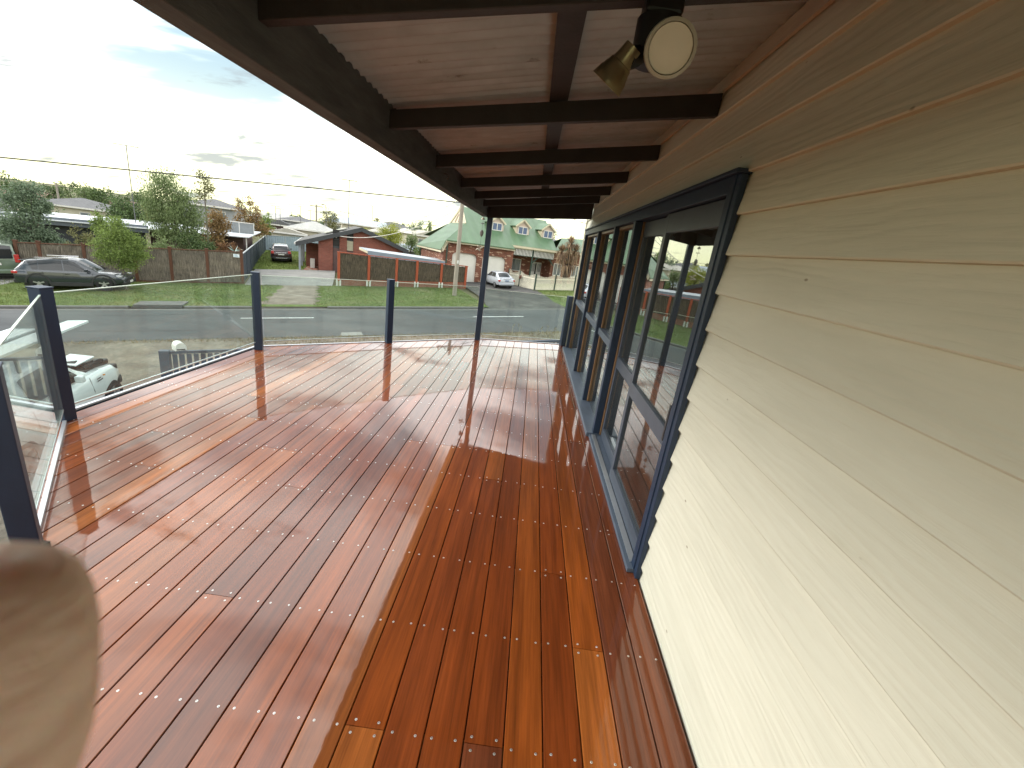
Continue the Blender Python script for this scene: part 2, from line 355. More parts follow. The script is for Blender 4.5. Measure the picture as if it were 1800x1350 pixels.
# deck outline (counter-clockwise): near edges lie behind the camera
OUT = [(XW-.012, -2.2), (XW-.012, 8.28), (-.80, 7.74), (-3.44, 5.36), (-3.44, 2.92), (-2.19, 1.56), (-2.19, -2.2)]
def y_range(x):
    ys = []
    n = len(OUT)
    for i in range(n):
        (x1, y1), (x2, y2) = OUT[i], OUT[(i+1) % n]
        if (x1 - x)*(x2 - x) < 0: ys.append(y1 + (y2-y1)*(x-x1)/(x2-x1))
    return (min(ys), max(ys)) if len(ys) > 1 else None
tones = [(.25, .056, .008), (.27, .064, .009), (.22, .048, .009), (.30, .078, .012), (.25, .062, .010), (.175, .044, .014), (.32, .092, .018), (.23, .050, .009), (.19, .052, .020)]
joins = {-7:[4], -10:[7, 2], -4:[1, 9], -2:[-1, 6, 13], 0:[10, 3], 1:[5, 12], 2:[0, 8], 3:[-3, 7], 4:[4, 11], 5:[0, 9], 6:[5, 14], 8:[1, 10], 9:[6], 10:[3, 12], -1:[5, 11], -3:[8, 3], -5:[3, 8], -6:[5, 10], -8:[4, 9], -9:[6], -11:[5], -12:[3, 8], -13:[6], -14:[4], -15:[7], -16:[5], -17:[6], -18:[4], -19:[6], 7:[2, 8, 13]}
screws = MB()
def screw(x, y):
    ds = []
    b = len(screws.v); r = .0048; z = .0012
    for rr, zz in ((r, 0.0004), (r*.86, z), (r*.40, z), (r*.34, z-.0018)):
        for k in range(8): a = k*math.pi/4; screws.v.append((x+rr*math.cos(a), y+rr*math.sin(a), zz))
    for i in range(3):
        for k in range(8): screws.f.append((b+i*8+k, b+i*8+(k+1) % 8, b+(i+1)*8+(k+1) % 8, b+(i+1)*8+k))
    screws.f.append(tuple(b+24+k for k in range(8)))
rb = random.Random(3)
for i in range(-20, 12):
    xa, xb = X0 + (i-1)*PW + GAP/2, X0 + i*PW - GAP/2
    if i == 11: xb = XW-.014
    if xb - xa < .03: continue
    xa, xb = max(xa, -3.438), min(xb, XW-.014)
    if xb - xa < .03: continue
    ra, rbn = y_range(xa+.003), y_range(xb-.003)
    if not ra or not rbn: continue
    cuts = sorted(JY + j*JP for j in joins.get(i-1, [5])[:1 + (i % 4 == 0)])
    lo = min(ra[0], rbn[0]); hi = max(ra[1], rbn[1])
    cuts = [c for c in cuts if max(ra[0], rbn[0])+.25 < c < min(ra[1], rbn[1])-.25]
    ends = [None] + cuts + [None]
    for k in range(len(ends)-1):
        y0a = ra[0] if ends[k] is None else ends[k]+.0012; y0b = rbn[0] if ends[k] is None else ends[k]+.0012
        y1a = ra[1] if ends[k+1] is None else ends[k+1]-.0012; y1b = rbn[1] if ends[k+1] is None else ends[k+1]-.0012
        cx = (xa+xb)/2; cup = .00012
        mb = MB(); e = .0028; tilt = rb.uniform(-.0004, .0004)
        prof = [(xa, -.022, 0), (xa, -e, 0), (xa+e*.8, 0-tilt*.5, 0), (xa+(xb-xa)*.33, cup-tilt*.3, .33), (xa+(xb-xa)*.67, cup+tilt*.3, .67), (xb-e*.8, tilt*.5, 1), (xb, -e, 1), (xb, -.022, 1)]
        r0 = [(x-cx, y0a+(y0b-y0a)*f, z) for x, z, f in prof]; r1 = [(x-cx, y1a+(y1b-y1a)*f, z) for x, z, f in prof]
        mb.grid([r0, r1]); mb.f.append(tuple(range(8))); mb.f.append(tuple(range(8, 16))); mb.f.append((0, 7, 15, 8))
        o = mb.build('deck_board', merbau, deck, smooth=35, loc=(cx, 0, 0))
        tn = tones[rb.randrange(len(tones))]; kf = rb.uniform(.9, 1.1); o.color = (tn[0]*kf, tn[1]*kf, tn[2]*kf, 1)
    for j in range(-8, 18):
        y = JY + j*JP
        for x in (xa+.026, xb-.026):
            rr = y_range(x)
            if rr and rr[0]+.03 < y < rr[1]-.03:
                c = [q for q in cuts if abs(q-y) < .01]
                for dy in ((-.022, .022) if c else (rb.uniform(-.004, .004),)): screw(x+rb.uniform(-.003, .003), y+dy)
so = screws.build('screws', steel, deck, smooth=40); so['kind'] = 'stuff'; so['label'] = 'stainless screw heads in straight rows'
joist = plain('treated_pine_joist', (.17, .13, .075), .8, .2, 4)
for j in range(-7, 16):
    y = JY + j*JP; xs = [x for x in np.arange(-3.42, .82, .02) if (lambda r: r and r[0]+.06 < y < r[1]-.06)(y_range(x))]
    if xs: box('joist', (min(xs), y-.022, -.17), (max(xs), y+.022, -.0235), joist, deck)
edge = plain('grey_edge_trim', (.62, .65, .70), .5, .1, 5)
fascia = plain('deck_fascia_paint', (.022, .032, .052), .5, .1, 5)
for k in range(1, 6):
    (x1, y1), (x2, y2) = OUT[k], OUT[k+1]
    d = Vector((x2-x1, y2-y1, 0)).normalized(); n = Vector((d.y, -d.x, 0))
    MB().bar(Vector((x1, y1, -.115))+n*.018, Vector((x2, y2, -.115))+n*.018, .03, .22).build('fascia_board', fascia, deck)
    MB().bar(Vector((x1, y1, .002))+n*.022, Vector((x2, y2, .002))+n*.022, .030, .016).build('edge_trim', edge, deck)
for x, y in ((-3.3, 3.0), (-3.3, 5.2), (-2.0, 6.4), (-.75, 7.45), (.6, 7.9), (-1.9, 1.7), (-1.2, 4.2)):
    s_, t_ = to_st(x, y); box('stump', (x-.05, y-.05, G(s_, t_)-.2), (x+.05, y+.05, -.17), joist, deck)

mb = MB(); mb.v = [(x, y, -.178) for x, y in OUT]; mb.f = [tuple(range(len(OUT)))]; mb.build('gap_light_blocker', plain('light_blocker_black', (.01, .01, .01), .9, .1, 3), deck)  # added black sheet, stops daylight showing up through the board gaps
# ---- balustrade
bal = thing('glass_balustrade', 'slate-blue posts with clear glass panels around the deck edge', 'balustrade')
PST = [(-2.15, 1.575, .935, 45), (-3.345, 2.86, .985, 0), (-3.36, 5.275, .965, 22), (-2.085, 6.54, .965, 42), (.76, 8.21, .93, 20)]
for x, y, h, a in PST:
    w = .045
    p = MB(); p.box((-w, -w, 0), (w, w, h)); o = p.build('post', navy, bal, bevel=.004, loc=(x, y, 0)); o.rotation_euler = (0, 0, R(a))
    c = MB(); c.box((-w-.004, -w-.004, h+.0005), (w+.004, w+.004, h+.012)); o2 = c.build('post_cap', navy, bal, bevel=.003, loc=(x, y, 0)); o2.rotation_euler = (0, 0, R(a))
f = MB().box((-2.185, 1.535, 0), (-2.095, 1.62, .07)).build('post_foot', rafc, bal)
VP = (-.83, 7.645)
def glass_panel(p, q, z0, z1, trim=.07):
    a, b = Vector((p[0], p[1], 0)), Vector((q[0], q[1], 0)); d = (b-a).normalized(); a2, b2 = a+d*trim, b-d*trim
    zc = Vector((0, 0, (z0+z1)/2)); MB().bar(a2+zc, b2+zc, .010, z1-z0).build('glass_panel', bal_glass, bal)
    e = Vector((0, 0, z1+.004)); MB().bar(a2+e, b2+e, .011, .006).build('polished_edge', edgeglass, bal)
    e = Vector((0, 0, z0-.006)); MB().bar(a2+e, b2+e, .014, .010).build('bottom_channel', alum, bal)
    return d
edgeglass = plain('polished_glass_edge', (.60, .72, .62), .15, .1, 5)
glass_panel(PST[0], PST[1], .11, .945); glass_panel(PST[1], PST[2], .11, .945); glass_panel(PST[2], PST[3], .11, .935)
glass_panel(PST[3], VP, .11, .935); glass_panel(VP, PST[4], .11, .915)
a, b = Vector((*PST[0][:2], .012)), Vector((*PST[1][:2], .012)); d = (b-a).normalized()
MB().bar(a+d*.07, b-d*.07, .022, .02).build('floor_channel', alum, bal)
a = Vector((-2.125, 1.50, 0)); glass_panel((-2.15, -1.9), (-2.15, 1.50), .11, .935)

# ---- house
house = thing('weatherboard_house', 'cream weatherboard house with blue-framed glass doors beside the deck', 'house')
ZB = .076; SP = .1688
YN, YF = -2.6, 8.20          # wall ends
WY0, WY1, WZ = 2.075, 7.90, 2.095   # window opening
def board(z0, z1, y0, y1, jog=0):
    """one lapped board: bottom edge proud, top tucked behind the next"""
    hgt = z1-z0
    prof = [(XW+.045, z0), (XW-.008, z0), (XW-.011, z0+.005), (XW+.0125, z1+.012), (XW+.045, z1+.012)]
    mb = MB(); n = 5; cy = (y0+y1)/2
    mb.add([(x-XW, y0-cy, z-z0) for x, z in prof]+[(x-XW, y1-cy, z-z0) for x, z in prof], [tuple(range(n))[::-1], tuple(range(n, 2*n))]+[(i, (i+1) % n, n+(i+1) % n, n+i) for i in range(n)])
    return mb.build('weatherboard', clad, house, loc=(XW, cy, z0))
k = 0
z = ZB - SP
while z < 2.62:
    z0, z1 = max(z, -.10), z+SP
    if z1 <= WZ+.02:
        board(z0, z1, YN, WY0-.004); board(z0, z1, WY1+.004, YF)
    elif z0 < WZ: 
        board(z0, z1, YN, WY0-.004); board(z0, z1, WY1+.004, YF); board(WZ+.02, z1, WY0, WY1)
    else: board(z0, z1, YN, YF)
    z += SP
board(-.6, -.10, YN, YF)
# wall core, room behind the glass, roof over it
plaster = plain('interior_plaster', (.30, .27, .23), .9, .1, 2); carpet = plain('interior_floor', (.11, .085, .065), .9, .2, 4)
x0 = XW+.046
core = MB(); core.box((x0, YN, -3.2), (x0+.09, WY0, 2.75)); core.box((x0, WY1, -3.2), (x0+.09, YF, 2.75)); core.box((x0, WY0, WZ+.02), (x0+.09, WY1, 2.75)); core.box((x0, WY0, -3.2), (x0+.09, WY1, -.02))
core.build('wall_frame', plaster, house)
rm = MB(); rm.box((x0+.09, YN, -.12), (6.0, YF, -.03)); rm.build('room_floor', carpet, house)
rm = MB(); rm.box((x0+.09, YN, 2.45), (6.0, YF, 2.5)); rm.build('room_ceiling', plaster, house)
rm = MB(); rm.box((6.0, YN, -3.2), (6.1, YF, 2.75)); rm.box((x0+.09, YN, -3.2), (6.0, YN+.1, 2.75)); rm.box((x0+.09, YF-.1, -3.2), (6.0, YF, 2.75)); rm.build('outer_wall', plaster, house)
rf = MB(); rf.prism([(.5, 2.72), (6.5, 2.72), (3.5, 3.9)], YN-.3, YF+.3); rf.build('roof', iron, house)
# far corner board
box('corner_stop', (XW-.022, YF, -.4), (XW+.045, YF+.03, 2.62), clad, house)

# window wall: frame proud of the boards, timber reveals, panes set back
FX, GX = .806, .882
ww = bpy.data.objects.new('window_wall', None); COL.objects.link(ww); ww.parent = house
ww['label'] = 'slate blue framed sliding door and fixed windows'
def part(name, a, b, mat, bev=.003): return box(name, a, b, mat, ww, bev)
part('jamb', (FX-.002, WY0-.003, .001), (GX+.05, WY0+.052, WZ), navy); part('jamb', (FX, WY1-.055, .001), (GX+.05, WY1, WZ), navy)
part('architrave', (XW-.030, WY0-.046, .0), (XW-.001, WY0-.004, WZ), navy)
part('head', (FX, WY0+.053, WZ-.075), (GX+.05, WY1-.056, WZ-.001), navy); part('drip_mould', (FX-.022, WY0-.048, WZ+.0005), (XW+.01, WY1+.03, WZ+.018), navy)
part('sill', (FX-.035, WY0-.004, .002), (GX+.05, 3.95, .030), sillc); part('sill', (FX-.060, 3.951, .002), (GX+.05, WY1+.01, .045), sillc)
def mull(y, w=.055, x=FX): 
    part('mullion', (x, y-w/2, .046), (GX-.012, y+w/2, WZ-.0755), navy); part('reveal', (GX-.011, y-w/2-.022, .046), (GX+.05, y+w/2+.022, WZ-.0755), brownwood)
mull(3.985, .075); mull(4.965, .07); mull(6.25, .05)
def pane(y0, y1, z0, z1, x=GX): box('pane', (x, y0, z0), (x+.006, y1, z1), pane_glass, ww)
def lights(y0, y1, zr=.90):       # upper and lower panes with a mid rail and brown reveal strips
    part('rail', (FX+.028, y0, zr-.035), (GX+.03, y1, zr+.035), sillc)
    part('reveal', (FX+.05, y1-.030, .05), (GX-.001, y1-.001, zr-.036), brownwood); part('reveal', (FX+.05, y1-.030, zr+.036), (GX-.001, y1-.001, WZ-.08), brownwood)
    part('reveal', (FX+.04, y0, WZ-.11), (GX-.001, y1-.031, WZ-.08), brownwood)
    pane(y0, y1, .047, zr-.0355); pane(y0, y1, zr+.0355, WZ-.0765)
lights(5.0005, 6.2245); lights(6.2755, 7.8445); lights(4.023, 4.929)
def leaf(y0, y1, x, st=.062, zr=.80, handle=None):      # a sliding leaf
    part('stile', (x, y0, .034), (x+.04, y0+st, WZ-.08), navy2); part('stile', (x, y1-st, .034), (x+.04, y1, WZ-.08), navy2)
    part('bottom_rail', (x, y0+st, .034), (x+.04, y1-st, .034+.10), navy2); part('top_rail', (x, y0+st, WZ-.20), (x+.04, y1-st, WZ-.08), navy2)
    part('mid_rail', (x-.002, y0+st, zr-.05), (x+.041, y1-st, zr+.05), navy2)
    pane(y0+st, y1-st, .1345, zr-.0505, x+.017); pane(y0+st, y1-st, zr+.0505, WZ-.2005, x+.017)
navy2 = plain('slate_blue_door_paint', (.055, .070, .098), .4, .12, 5, bmp=.05)
leaf(WY0+.054, 3.13, FX+.03); leaf(3.02, 3.945, FX+.078)
hd = MB(); hd.box((FX+.004, WY0+.075, .80), (FX+.0295, WY0+.10, 1.0)); hd.build('handle', plain('black_handle', (.008, .008, .009), .35, .1, 5), ww, bevel=.004)
box('track', (FX-.01, WY0+.055, .0305), (FX+.025, 3.94, .036), alum, ww)
curt = MB(); rows = []
for zz in (.06, 2.0): rows.append([(GX+.30+.03*math.sin(y*38), y, zz) for y in np.arange(7.0, 7.8, .02)])
curt.grid(rows); curt.build('curtain', plain('net_curtain', (.45, .42, .36), .9, .1, 3), ww)

# ---- verandah roof
ver = thing('verandah_roof', 'open verandah roof with dark rafters and stained iron underside', 'verandah')
BX0, BX1, BZ = -.960, -.870, 2.083
YV0, YV1 = -2.6, 7.62
MB().box((BX0, YV0, BZ), (BX1, YV1+.05, 2.315)).build('beam', beamc, ver, bevel=.004)
def zraf(x): return 2.191 + (x+.865)*.1515      # underside of a rafter
def zsh(x): return 2.315 + (x+.87)*.1842        # sheet underside
for y in (-2.0, -.85, .31, 1.455, 2.60, 3.735, 4.905, 5.965, 6.95):
    p = []
    for x in (BX1+.001, XW-.010):
        p.append((x, zraf(x))); 
    (xa, za), (xb, zb) = p
    hh = .104
    MB().prism([(xa, za), (xb, zb), (xb, zb+hh), (xa, za+hh*.86)], y-.0225, y+.0225).build('rafter', rafc, ver, bevel=.003)
xa, xb = BX1+.001, XW-.010
MB().prism([(xa, 2.07), (xb, 2.262), (xb, zsh(xb)-.014), (xa, zsh(xa)-.014)], YV1-.04, YV1+.01).build('end_rafter', rafc, ver)
for xc, w in ((.01, .095),):
    zc = zraf(xc)+.100; z2 = zsh(xc)-.002
    MB().hexa([(xc-w/2, YV0, zraf(xc-w/2)+.101), (xc+w/2, YV0, zraf(xc+w/2)+.104), (xc+w/2, YV1, zraf(xc+w/2)+.104), (xc-w/2, YV1, zraf(xc-w/2)+.101),
               (xc-w/2, YV0, zsh(xc-w/2)-.011), (xc+w/2, YV0, zsh(xc+w/2)-.011), (xc+w/2, YV1, zsh(xc+w/2)-.011), (xc-w/2, YV1, zsh(xc-w/2)-.011)]).build('batten', rafc, ver)
# corrugated sheets, each its own piece
SHW = .762; y = YV0
while y < YV1+.02:
    ys = np.arange(y, min(y+SHW+.05, YV1+.1), .0076*1.25); mb = MB(); rows = []
    lap = .004*(int(round((y-YV0)/SHW)) % 2)
    for x in np.linspace(-1.06, XW+.02, 5):
        rows.append([(x, yy-y, zsh(x)+.011*math.sin(2*math.pi*(yy-YV0)/.0762)-.002+lap) for yy in ys])
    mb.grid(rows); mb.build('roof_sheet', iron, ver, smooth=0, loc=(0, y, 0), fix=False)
    y += SHW
trim = plain('old_cream_trim', (.50, .44, .35), .7, .2, 3, stretch=(2, .6, 6), bmp=.2)
p = MB(); p.box((XW-.022, YN, 2.552), (XW-.0065, YF, 2.618)); p.build('ledger_trim', trim, ver)
gut = plain('gutter_paint', (.33, .31, .33), .5, .15, 4)
MB().prism([(-1.10, 2.20), (-.985, 2.20), (-.985, 2.325), (-.99, 2.325), (-.99, 2.206), (-1.095, 2.206), (-1.095, 2.31), (-1.10, 2.31)], YV0, YV1+.1).build('gutter', gut, ver)
vp = MB().box((-.045, -.045, 0), (.045, .045, 2.16)); vp.build('post', navy, ver, bevel=.004, loc=(-.822, 7.65, 0))
hk = MB(); hk.tube([(BX1+.002, 4.02, 2.19), (BX1+.03, 4.02, 2.19), (BX1+.045, 4.02, 2.175), (BX1+.04, 4.02, 2.155), (BX1+.028, 4.02, 2.15)], .004, 6); hk.build('hook', plain('rusty_hook', (.12, .05, .03), .7, .3, 20), ver)
# ================================================================== ground and street
grass_m = ground_mat('lawn', [(.060, .088, .022), (.100, .145, .036), (.17, .17, .075)], .55, 45, .5, fine=9)
lawn_m = ground_mat('back_lawn', [(.08, .13, .025), (.14, .20, .04), (.22, .21, .09)], .35, 40, .5, fine=7)
dirt_m = ground_mat('dry_verge', [(.10, .09, .072), (.16, .142, .115), (.25, .22, .175)], .8, 30, .6, fine=12)
ground_m = ground_mat('suburb_ground', [(.07, .09, .03), (.12, .12, .06), (.17, .15, .09)], .12, 20, .4)
asphalt_m = ground_mat('asphalt', [(.052, .056, .060), (.080, .085, .089), (.115, .119, .121)], .35, 90, .35, .85, stretch=(.5, 1, 1), fine=60)
drive_m = ground_mat('driveway_seal', [(.055, .055, .056), (.085, .083, .08), (.15, .145, .135)], .9, 70, .5, .9, fine=30)
conc_m = ground_mat('concrete', [(.19, .185, .175), (.26, .255, .24), (.32, .31, .29)], .6, 60, .25, fine=25)
gravel_m = ground_mat('gravel_crossover', [(.13, .105, .085), (.22, .185, .15), (.30, .26, .215)], 1.1, 26, .9, fine=18)
paint_m = plain('road_paint', (.72, .73, .72), .7, .15, 6, bmp=.2)
def sheet(name, s0, s1, t0, t1, mat, up, ds=4.0, dt=4.0):
    ss = np.linspace(s0, s1, max(2, int(abs(s1-s0)/ds)+1)); tt = np.linspace(t0, t1, max(2, int(abs(t1-t0)/dt)+1))
    return struct(MB().grid([[WP(s, t, up=up) for s in ss] for t in tt]).build(name, mat, fix=False))
def poly_sheet(name, pts, mat, up):
    mb = MB(); mb.v = [tuple(WP(s, t, up=up)) for s, t in pts]; mb.f = [tuple(range(len(pts)))]
    return struct(mb.build(name, mat, fix=False))
ss = [-2500, -1200, -600, -300, -150, -90] + list(range(-60, 61, 4)) + [90, 150, 300, 600, 1200, 2500]
tt = [-500, -200, -100, -60] + list(range(-40, 81, 4)) + [100, 140, 200, 300, 500, 900, 1600, 3000]
struct(MB().grid([[WP(s, t, up=-.04) for s in ss] for t in tt]).build('ground', ground_m, fix=False))
sheet('road', -220, 220, 18.9, 24.55, asphalt_m, .01)
sheet('verge_near', -220, 220, 2.0, 18.9, dirt_m, .0)
for a, b in ((-220, 9.0), (14.3, 220)): sheet('verge_far', a, b, 24.75, 32.2, grass_m, .09)
kerbm = plain('kerb_concrete', (.115, .112, .108), .85, .2, 4, bmp=.3)
def kerb(s0, s1):
    mb = MB(); ks = np.linspace(s0, s1, max(2, int((s1-s0)/4)+1)); rows = []
    for dt, up in ((0, -.05), (.0, .095), (.02, .118), (.22, .118), (.22, -.05)): rows.append([WP(s, 24.55+dt, up=up) for s in ks])
    mb.grid(rows); struct(mb.build('kerb', kerbm))
for a, b in ((-220, -8.3), (-6.2, -3.4), (0, 8.6), (14.8, 220)): kerb(a, b)
for a, b in ((-3.4, 0), (8.6, 14.8)):
    sheet('layback_kerb', a, b, 24.55, 24.78, kerbm, .03)
def crossing(name, rows, mat):
    mb = MB(); mb.grid([[WP(sl+(sr-sl)*k/6, t, up=up) for k in range(7)] for t, sl, sr, up in rows]); return struct(mb.build(name, mat, fix=False))
rq = random.Random(4)
crossing('gravel_crossover', [(24.74, -3.4, -.1, .03), (25.1, -3.35, -.2, .07)]+[(25.5+k*.3, -3.15+.5*k/21+rq.uniform(-.22, .22), -.45-.1*k/21+rq.uniform(-.22, .22), .102) for k in range(22)], gravel_m)
poly_sheet('concrete_apron', [(-4.75, 31.6), (.3, 31.9), (.5, 36), (.6, 40.2), (-1.9, 40.25), (-5.2, 39.6)], conc_m, .105)
crossing('asphalt_driveway', [(24.74, 8.6, 14.8, .03), (25.2, 9.0, 14.4, .08), (26.5, 9.25, 14.3, .105), (29, 9.6, 14.9, .105), (32.2, 9.75, 15.5, .105), (34, 8.85, 15.0, .105), (35.47, 8.85, 14.6, .105)], drive_m)
poly_sheet('side_driveway', [(-24, 29.5), (-15.2, 29.6), (-15.0, 36), (-24, 36)], conc_m, .10)
poly_sheet('side_lawn', [(-6.7, 40.3), (-1.0, 40.3), (-.5, 61), (-6.9, 61)], lawn_m, .06)
poly_sheet('front_lawn', [(15.0, 32.1), (26, 32.1), (26, 36), (15, 36)], lawn_m, .06)
for a, b in ((-15.2, -12.1), (-3.6, -.6), (7.3, 10.3), (18.6, 21.6)): struct(MB().grid([[WP(s, t, up=.016) for s in (a, b)] for t in (22.38, 22.48)]).build('lane_line', paint_m, fix=False))
poly_sheet('road_patch', [(.5, 18.95), (1.4, 18.95), (1.35, 19.55), (.55, 19.5)], conc_m, .015)
seal = plain('bitumen_seal', (.022, .022, .023), .6, .2, 6); rc = random.Random(12)
for s0, t0, ds_, n_ in ((-2.6, 21.6, .55, 22), (-14, 20.2, .7, 14), (5.4, 23.6, .6, 16), (-9, 23.2, .5, 12), (2.0, 20.6, .5, 18)):      # crack sealing wandering along the road
    pts = [(s0+k*ds_, t0+math.sin(k*.5+s0)*.12+rc.uniform(-.07, .07)+k*.02) for k in range(n_)]; mb = MB(); mb.grid([[WP(a, b+d, up=.0155) for a, b in pts] for d in (-.022, .022)]); struct(mb.build('crack_seal', seal, fix=False))
sheet('gutter', -220, 220, 24.22, 24.55, kerbm, .014)
pit = thing('drain_pit', 'concrete stormwater pit lid set in the far kerb', 'drain', WP(-7.25, 25.0, up=0), TH)
MB().hexa([(-.95, -.2, -.02), (.95, -.2, .11), (.95, .75, .13), (-.95, .75, .0), (-.95, -.2, .085), (.95, -.2, .215), (.95, .75, .235), (-.95, .75, .105)]).build('lid', kerbm, pit, bevel=.015)
MB().hexa([(-.95, -.43, -.1), (.95, -.43, .03), (.95, .3, .03), (-.95, .3, -.1), (-.95, -.43, -.02), (.95, -.43, .11), (.95, -.25, .17), (-.95, -.25, .04)]).build('inlet', plain('dark_inlet', (.012, .012, .012), .9, .2, 5), pit)

def scatter_blades(name, label, regions, n, h, mat, up=.09, w=.012, lean=.6):
    V = []; F = []; tot = sum((r[1]-r[0])*(r[3]-r[2]) for r in regions)
    for r in regions:
        k = int(n*(r[1]-r[0])*(r[3]-r[2])/tot)
        s = RNG.uniform(r[0], r[1], k); t = RNG.uniform(r[2], r[3], k); a = RNG.uniform(0, 6.283, k); hh = RNG.uniform(h*.5, h*1.2, k); dx = RNG.normal(0, lean, (k, 2))
        for i in range(k):
            p = WP(s[i], t[i], up=up-.01); ca, sa = math.cos(a[i])*w, math.sin(a[i])*w; b = len(V)
            V += [(p.x-ca, p.y-sa, p.z), (p.x+ca, p.y+sa, p.z), (p.x+dx[i, 0]*hh[i], p.y+dx[i, 1]*hh[i], p.z+hh[i])]; F.append((b, b+1, b+2))
    me = bpy.data.meshes.new(name); me.from_pydata(V, [], F); me.materials.append(mat); o = bpy.data.objects.new(name, me); COL.objects.link(o)
    o['kind'] = 'stuff'; o['label'] = label; o['category'] = 'grass'; return o
gr_leaf = leaf_mat('grass_blade', (.055, .088, .018), (.18, .215, .06), .3); dry_leaf = leaf_mat('dry_blade', (.10, .085, .045), (.34, .28, .15), .2)
scatter_blades('grass', 'mown green grass on the far nature strip', [(-18, -2.85, 24.8, 32.0), (-.7, 8.9, 24.8, 32.0), (14.9, 21, 25, 31.8)], 42000, .075, gr_leaf, w=.014)
scatter_blades('grass', 'long green grass beside the parked cars on the side driveway', [(-6.3, -1.2, 40.4, 60)], 12000, .09, gr_leaf, up=.06, w=.02)
scatter_blades('dry_grass', 'straw-coloured dry grass along the near road edge', [(-3.2, 11, 17.2, 18.85), (-9, 11, 18.5, 18.92), (-3, 11, 13.7, 15)], 8000, .12, dry_leaf, up=.0, w=.010, lean=.5)
scatter_blades('dry_grass', 'tall seeding weeds beyond the deck corner', [(7.0, 8.6, 13.0, 14.3)], 260, .75, dry_leaf, up=.0, w=.012, lean=.12)

# ================================================================== fences
redpost = plain('red_oxide_timber', (.30, .062, .022), .65, .22, 3, stretch=(4, 4, 1), bmp=.2)
brownpost = plain('brown_timber', (.095, .036, .018), .7, .25, 3, stretch=(4, 4, 1), bmp=.2)
def brush_mat(name, c0, c1):
    mt, N, L, P = newmat(name); tc = nd(N, 'ShaderNodeTexCoord')
    n = noise_node(N, L, 1, 7, .75, tc.outputs['Object'], (42, 42, 2.6)); n2 = noise_node(N, L, 1, 5, .6, tc.outputs['Object'], (1.2, 1.2, 2.4))
    r = ramp_node(N, L, n.outputs['Fac'], [(.33, tuple(c*.35 for c in c0)), (.5, c0), (.70, c1)]); r2 = ramp_node(N, L, n2.outputs['Fac'], [(.3, (.7, .7, .7)), (.7, (1.2, 1.18, 1.12))])
    mx = nd(N, 'ShaderNodeMix', data_type='RGBA', blend_type='MULTIPLY'); mx.inputs['Factor'].default_value = 1; L.new(r.outputs[0], mx.inputs[6]); L.new(r2.outputs[0], mx.inputs[7])
    L.new(mx.outputs[2], P.inputs['Base Color']); P.inputs['Roughness'].default_value = .95; L.new(bump(N, L, n.outputs['Fac'], .9, .04), P.inputs['Normal']); return mt
brush_m = brush_mat('tea_tree_brush', (.15, .128, .105), (.33, .29, .24)); brush_d = brush_mat('dark_brush', (.075, .060, .042), (.19, .155, .115))
plinth_b = brick('plinth_brick', (.26, .10, .06), (.20, .075, .045), (.25, .21, .18)); white_st = plain('white_bracket', (.62, .62, .60), .5, .1, 5)
def ragged(mb, x0, x1, zb, zt, y0, y1, n):
    # the brush is a thick mat: front face waves, top edge is ragged
    xs = np.linspace(x0, x1, n); zs = np.linspace(0, 1, 5)
    rows = []
    for q in zs: rows.append([(x, y0+RNG.uniform(-.02, .02), zb(x)+(zt(x)-zb(x))*q + (RNG.uniform(-.02, .02) if q == 1 else 0)) for x in xs])
    mb.grid(rows); mb.grid([[(x, y1, z) for x, _, z in rows[k]] for k in (0, -1)]); mb.grid([rows[-1], [(x, y1, z) for x, _, z in rows[-1]]])
f1 = thing('brush_fence', 'grey-brown brush fence with brown posts behind the grey car', 'fence', WP(-10, 32.2, up=.05), TH)
FS = [-15.26, -14.34, -12.47, -10.24, -8.55, -6.73, -4.92]; gz0 = G(-10, 32.2)+.05
for i, s in enumerate(FS):
    zb = G(s, 32.2)-gz0+.05; box('post', (s+10-.075, -.075, zb-.1), (s+10+.075, .075, zb+2.06), brownpost, f1, .01); box('post_cap', (s+10-.095, -.095, zb+2.061), (s+10+.095, .095, zb+2.10), brownpost, f1)
    if i < len(FS)-1:
        a, b = s+10+.076, FS[i+1]+10-.076; g = lambda x: G(x-10, 32.2)-gz0+.05; mb = MB(); ragged(mb, a, b, lambda x: g(x)+.12, lambda x: g(x)+1.93, -.035, .05, 30); mb.build('brush_panel', brush_m, f1, fix=False)
        MB().bar((a, 0, g(a)+1.975), (b, 0, g(b)+1.975), .13, .05).build('top_rail', brownpost, f1); MB().bar((a, 0, g(a)+.05), (b, 0, g(b)+.05), .06, .16).build('plinth_board', brownpost, f1)
sg = MB().box((4.86, -.10, 2.06), (5.05, -.085, 2.23)); sg = MB(); zz = G(-5.0, 32.2)-gz0+.05; sg.box((4.66, -.10, zz+1.64), (4.98, -.082, zz+1.83)); sg.build('notice_plate', plain('white_plate', (.70, .76, .80), .5, .1, 8), f1)
sgt = MB()
for q in range(3): sgt.box((4.71, -.104, zz+1.68+q*.05), (4.93-.04*q, -.1005, zz+1.70+q*.05))
sgt.build('notice_text', plain('notice_ink', (.20, .33, .45), .6, .1, 8), f1)
f2 = thing('brush_fence', 'dark brush fence with red timber frame beside the brick house', 'fence', WP(5, 32.2, up=.05), TH)
F2 = [.70, 2.63, 4.49, 5.92, 7.70, 9.56]; gz2 = G(5, 32.2)+.05; top = -.17-gz2
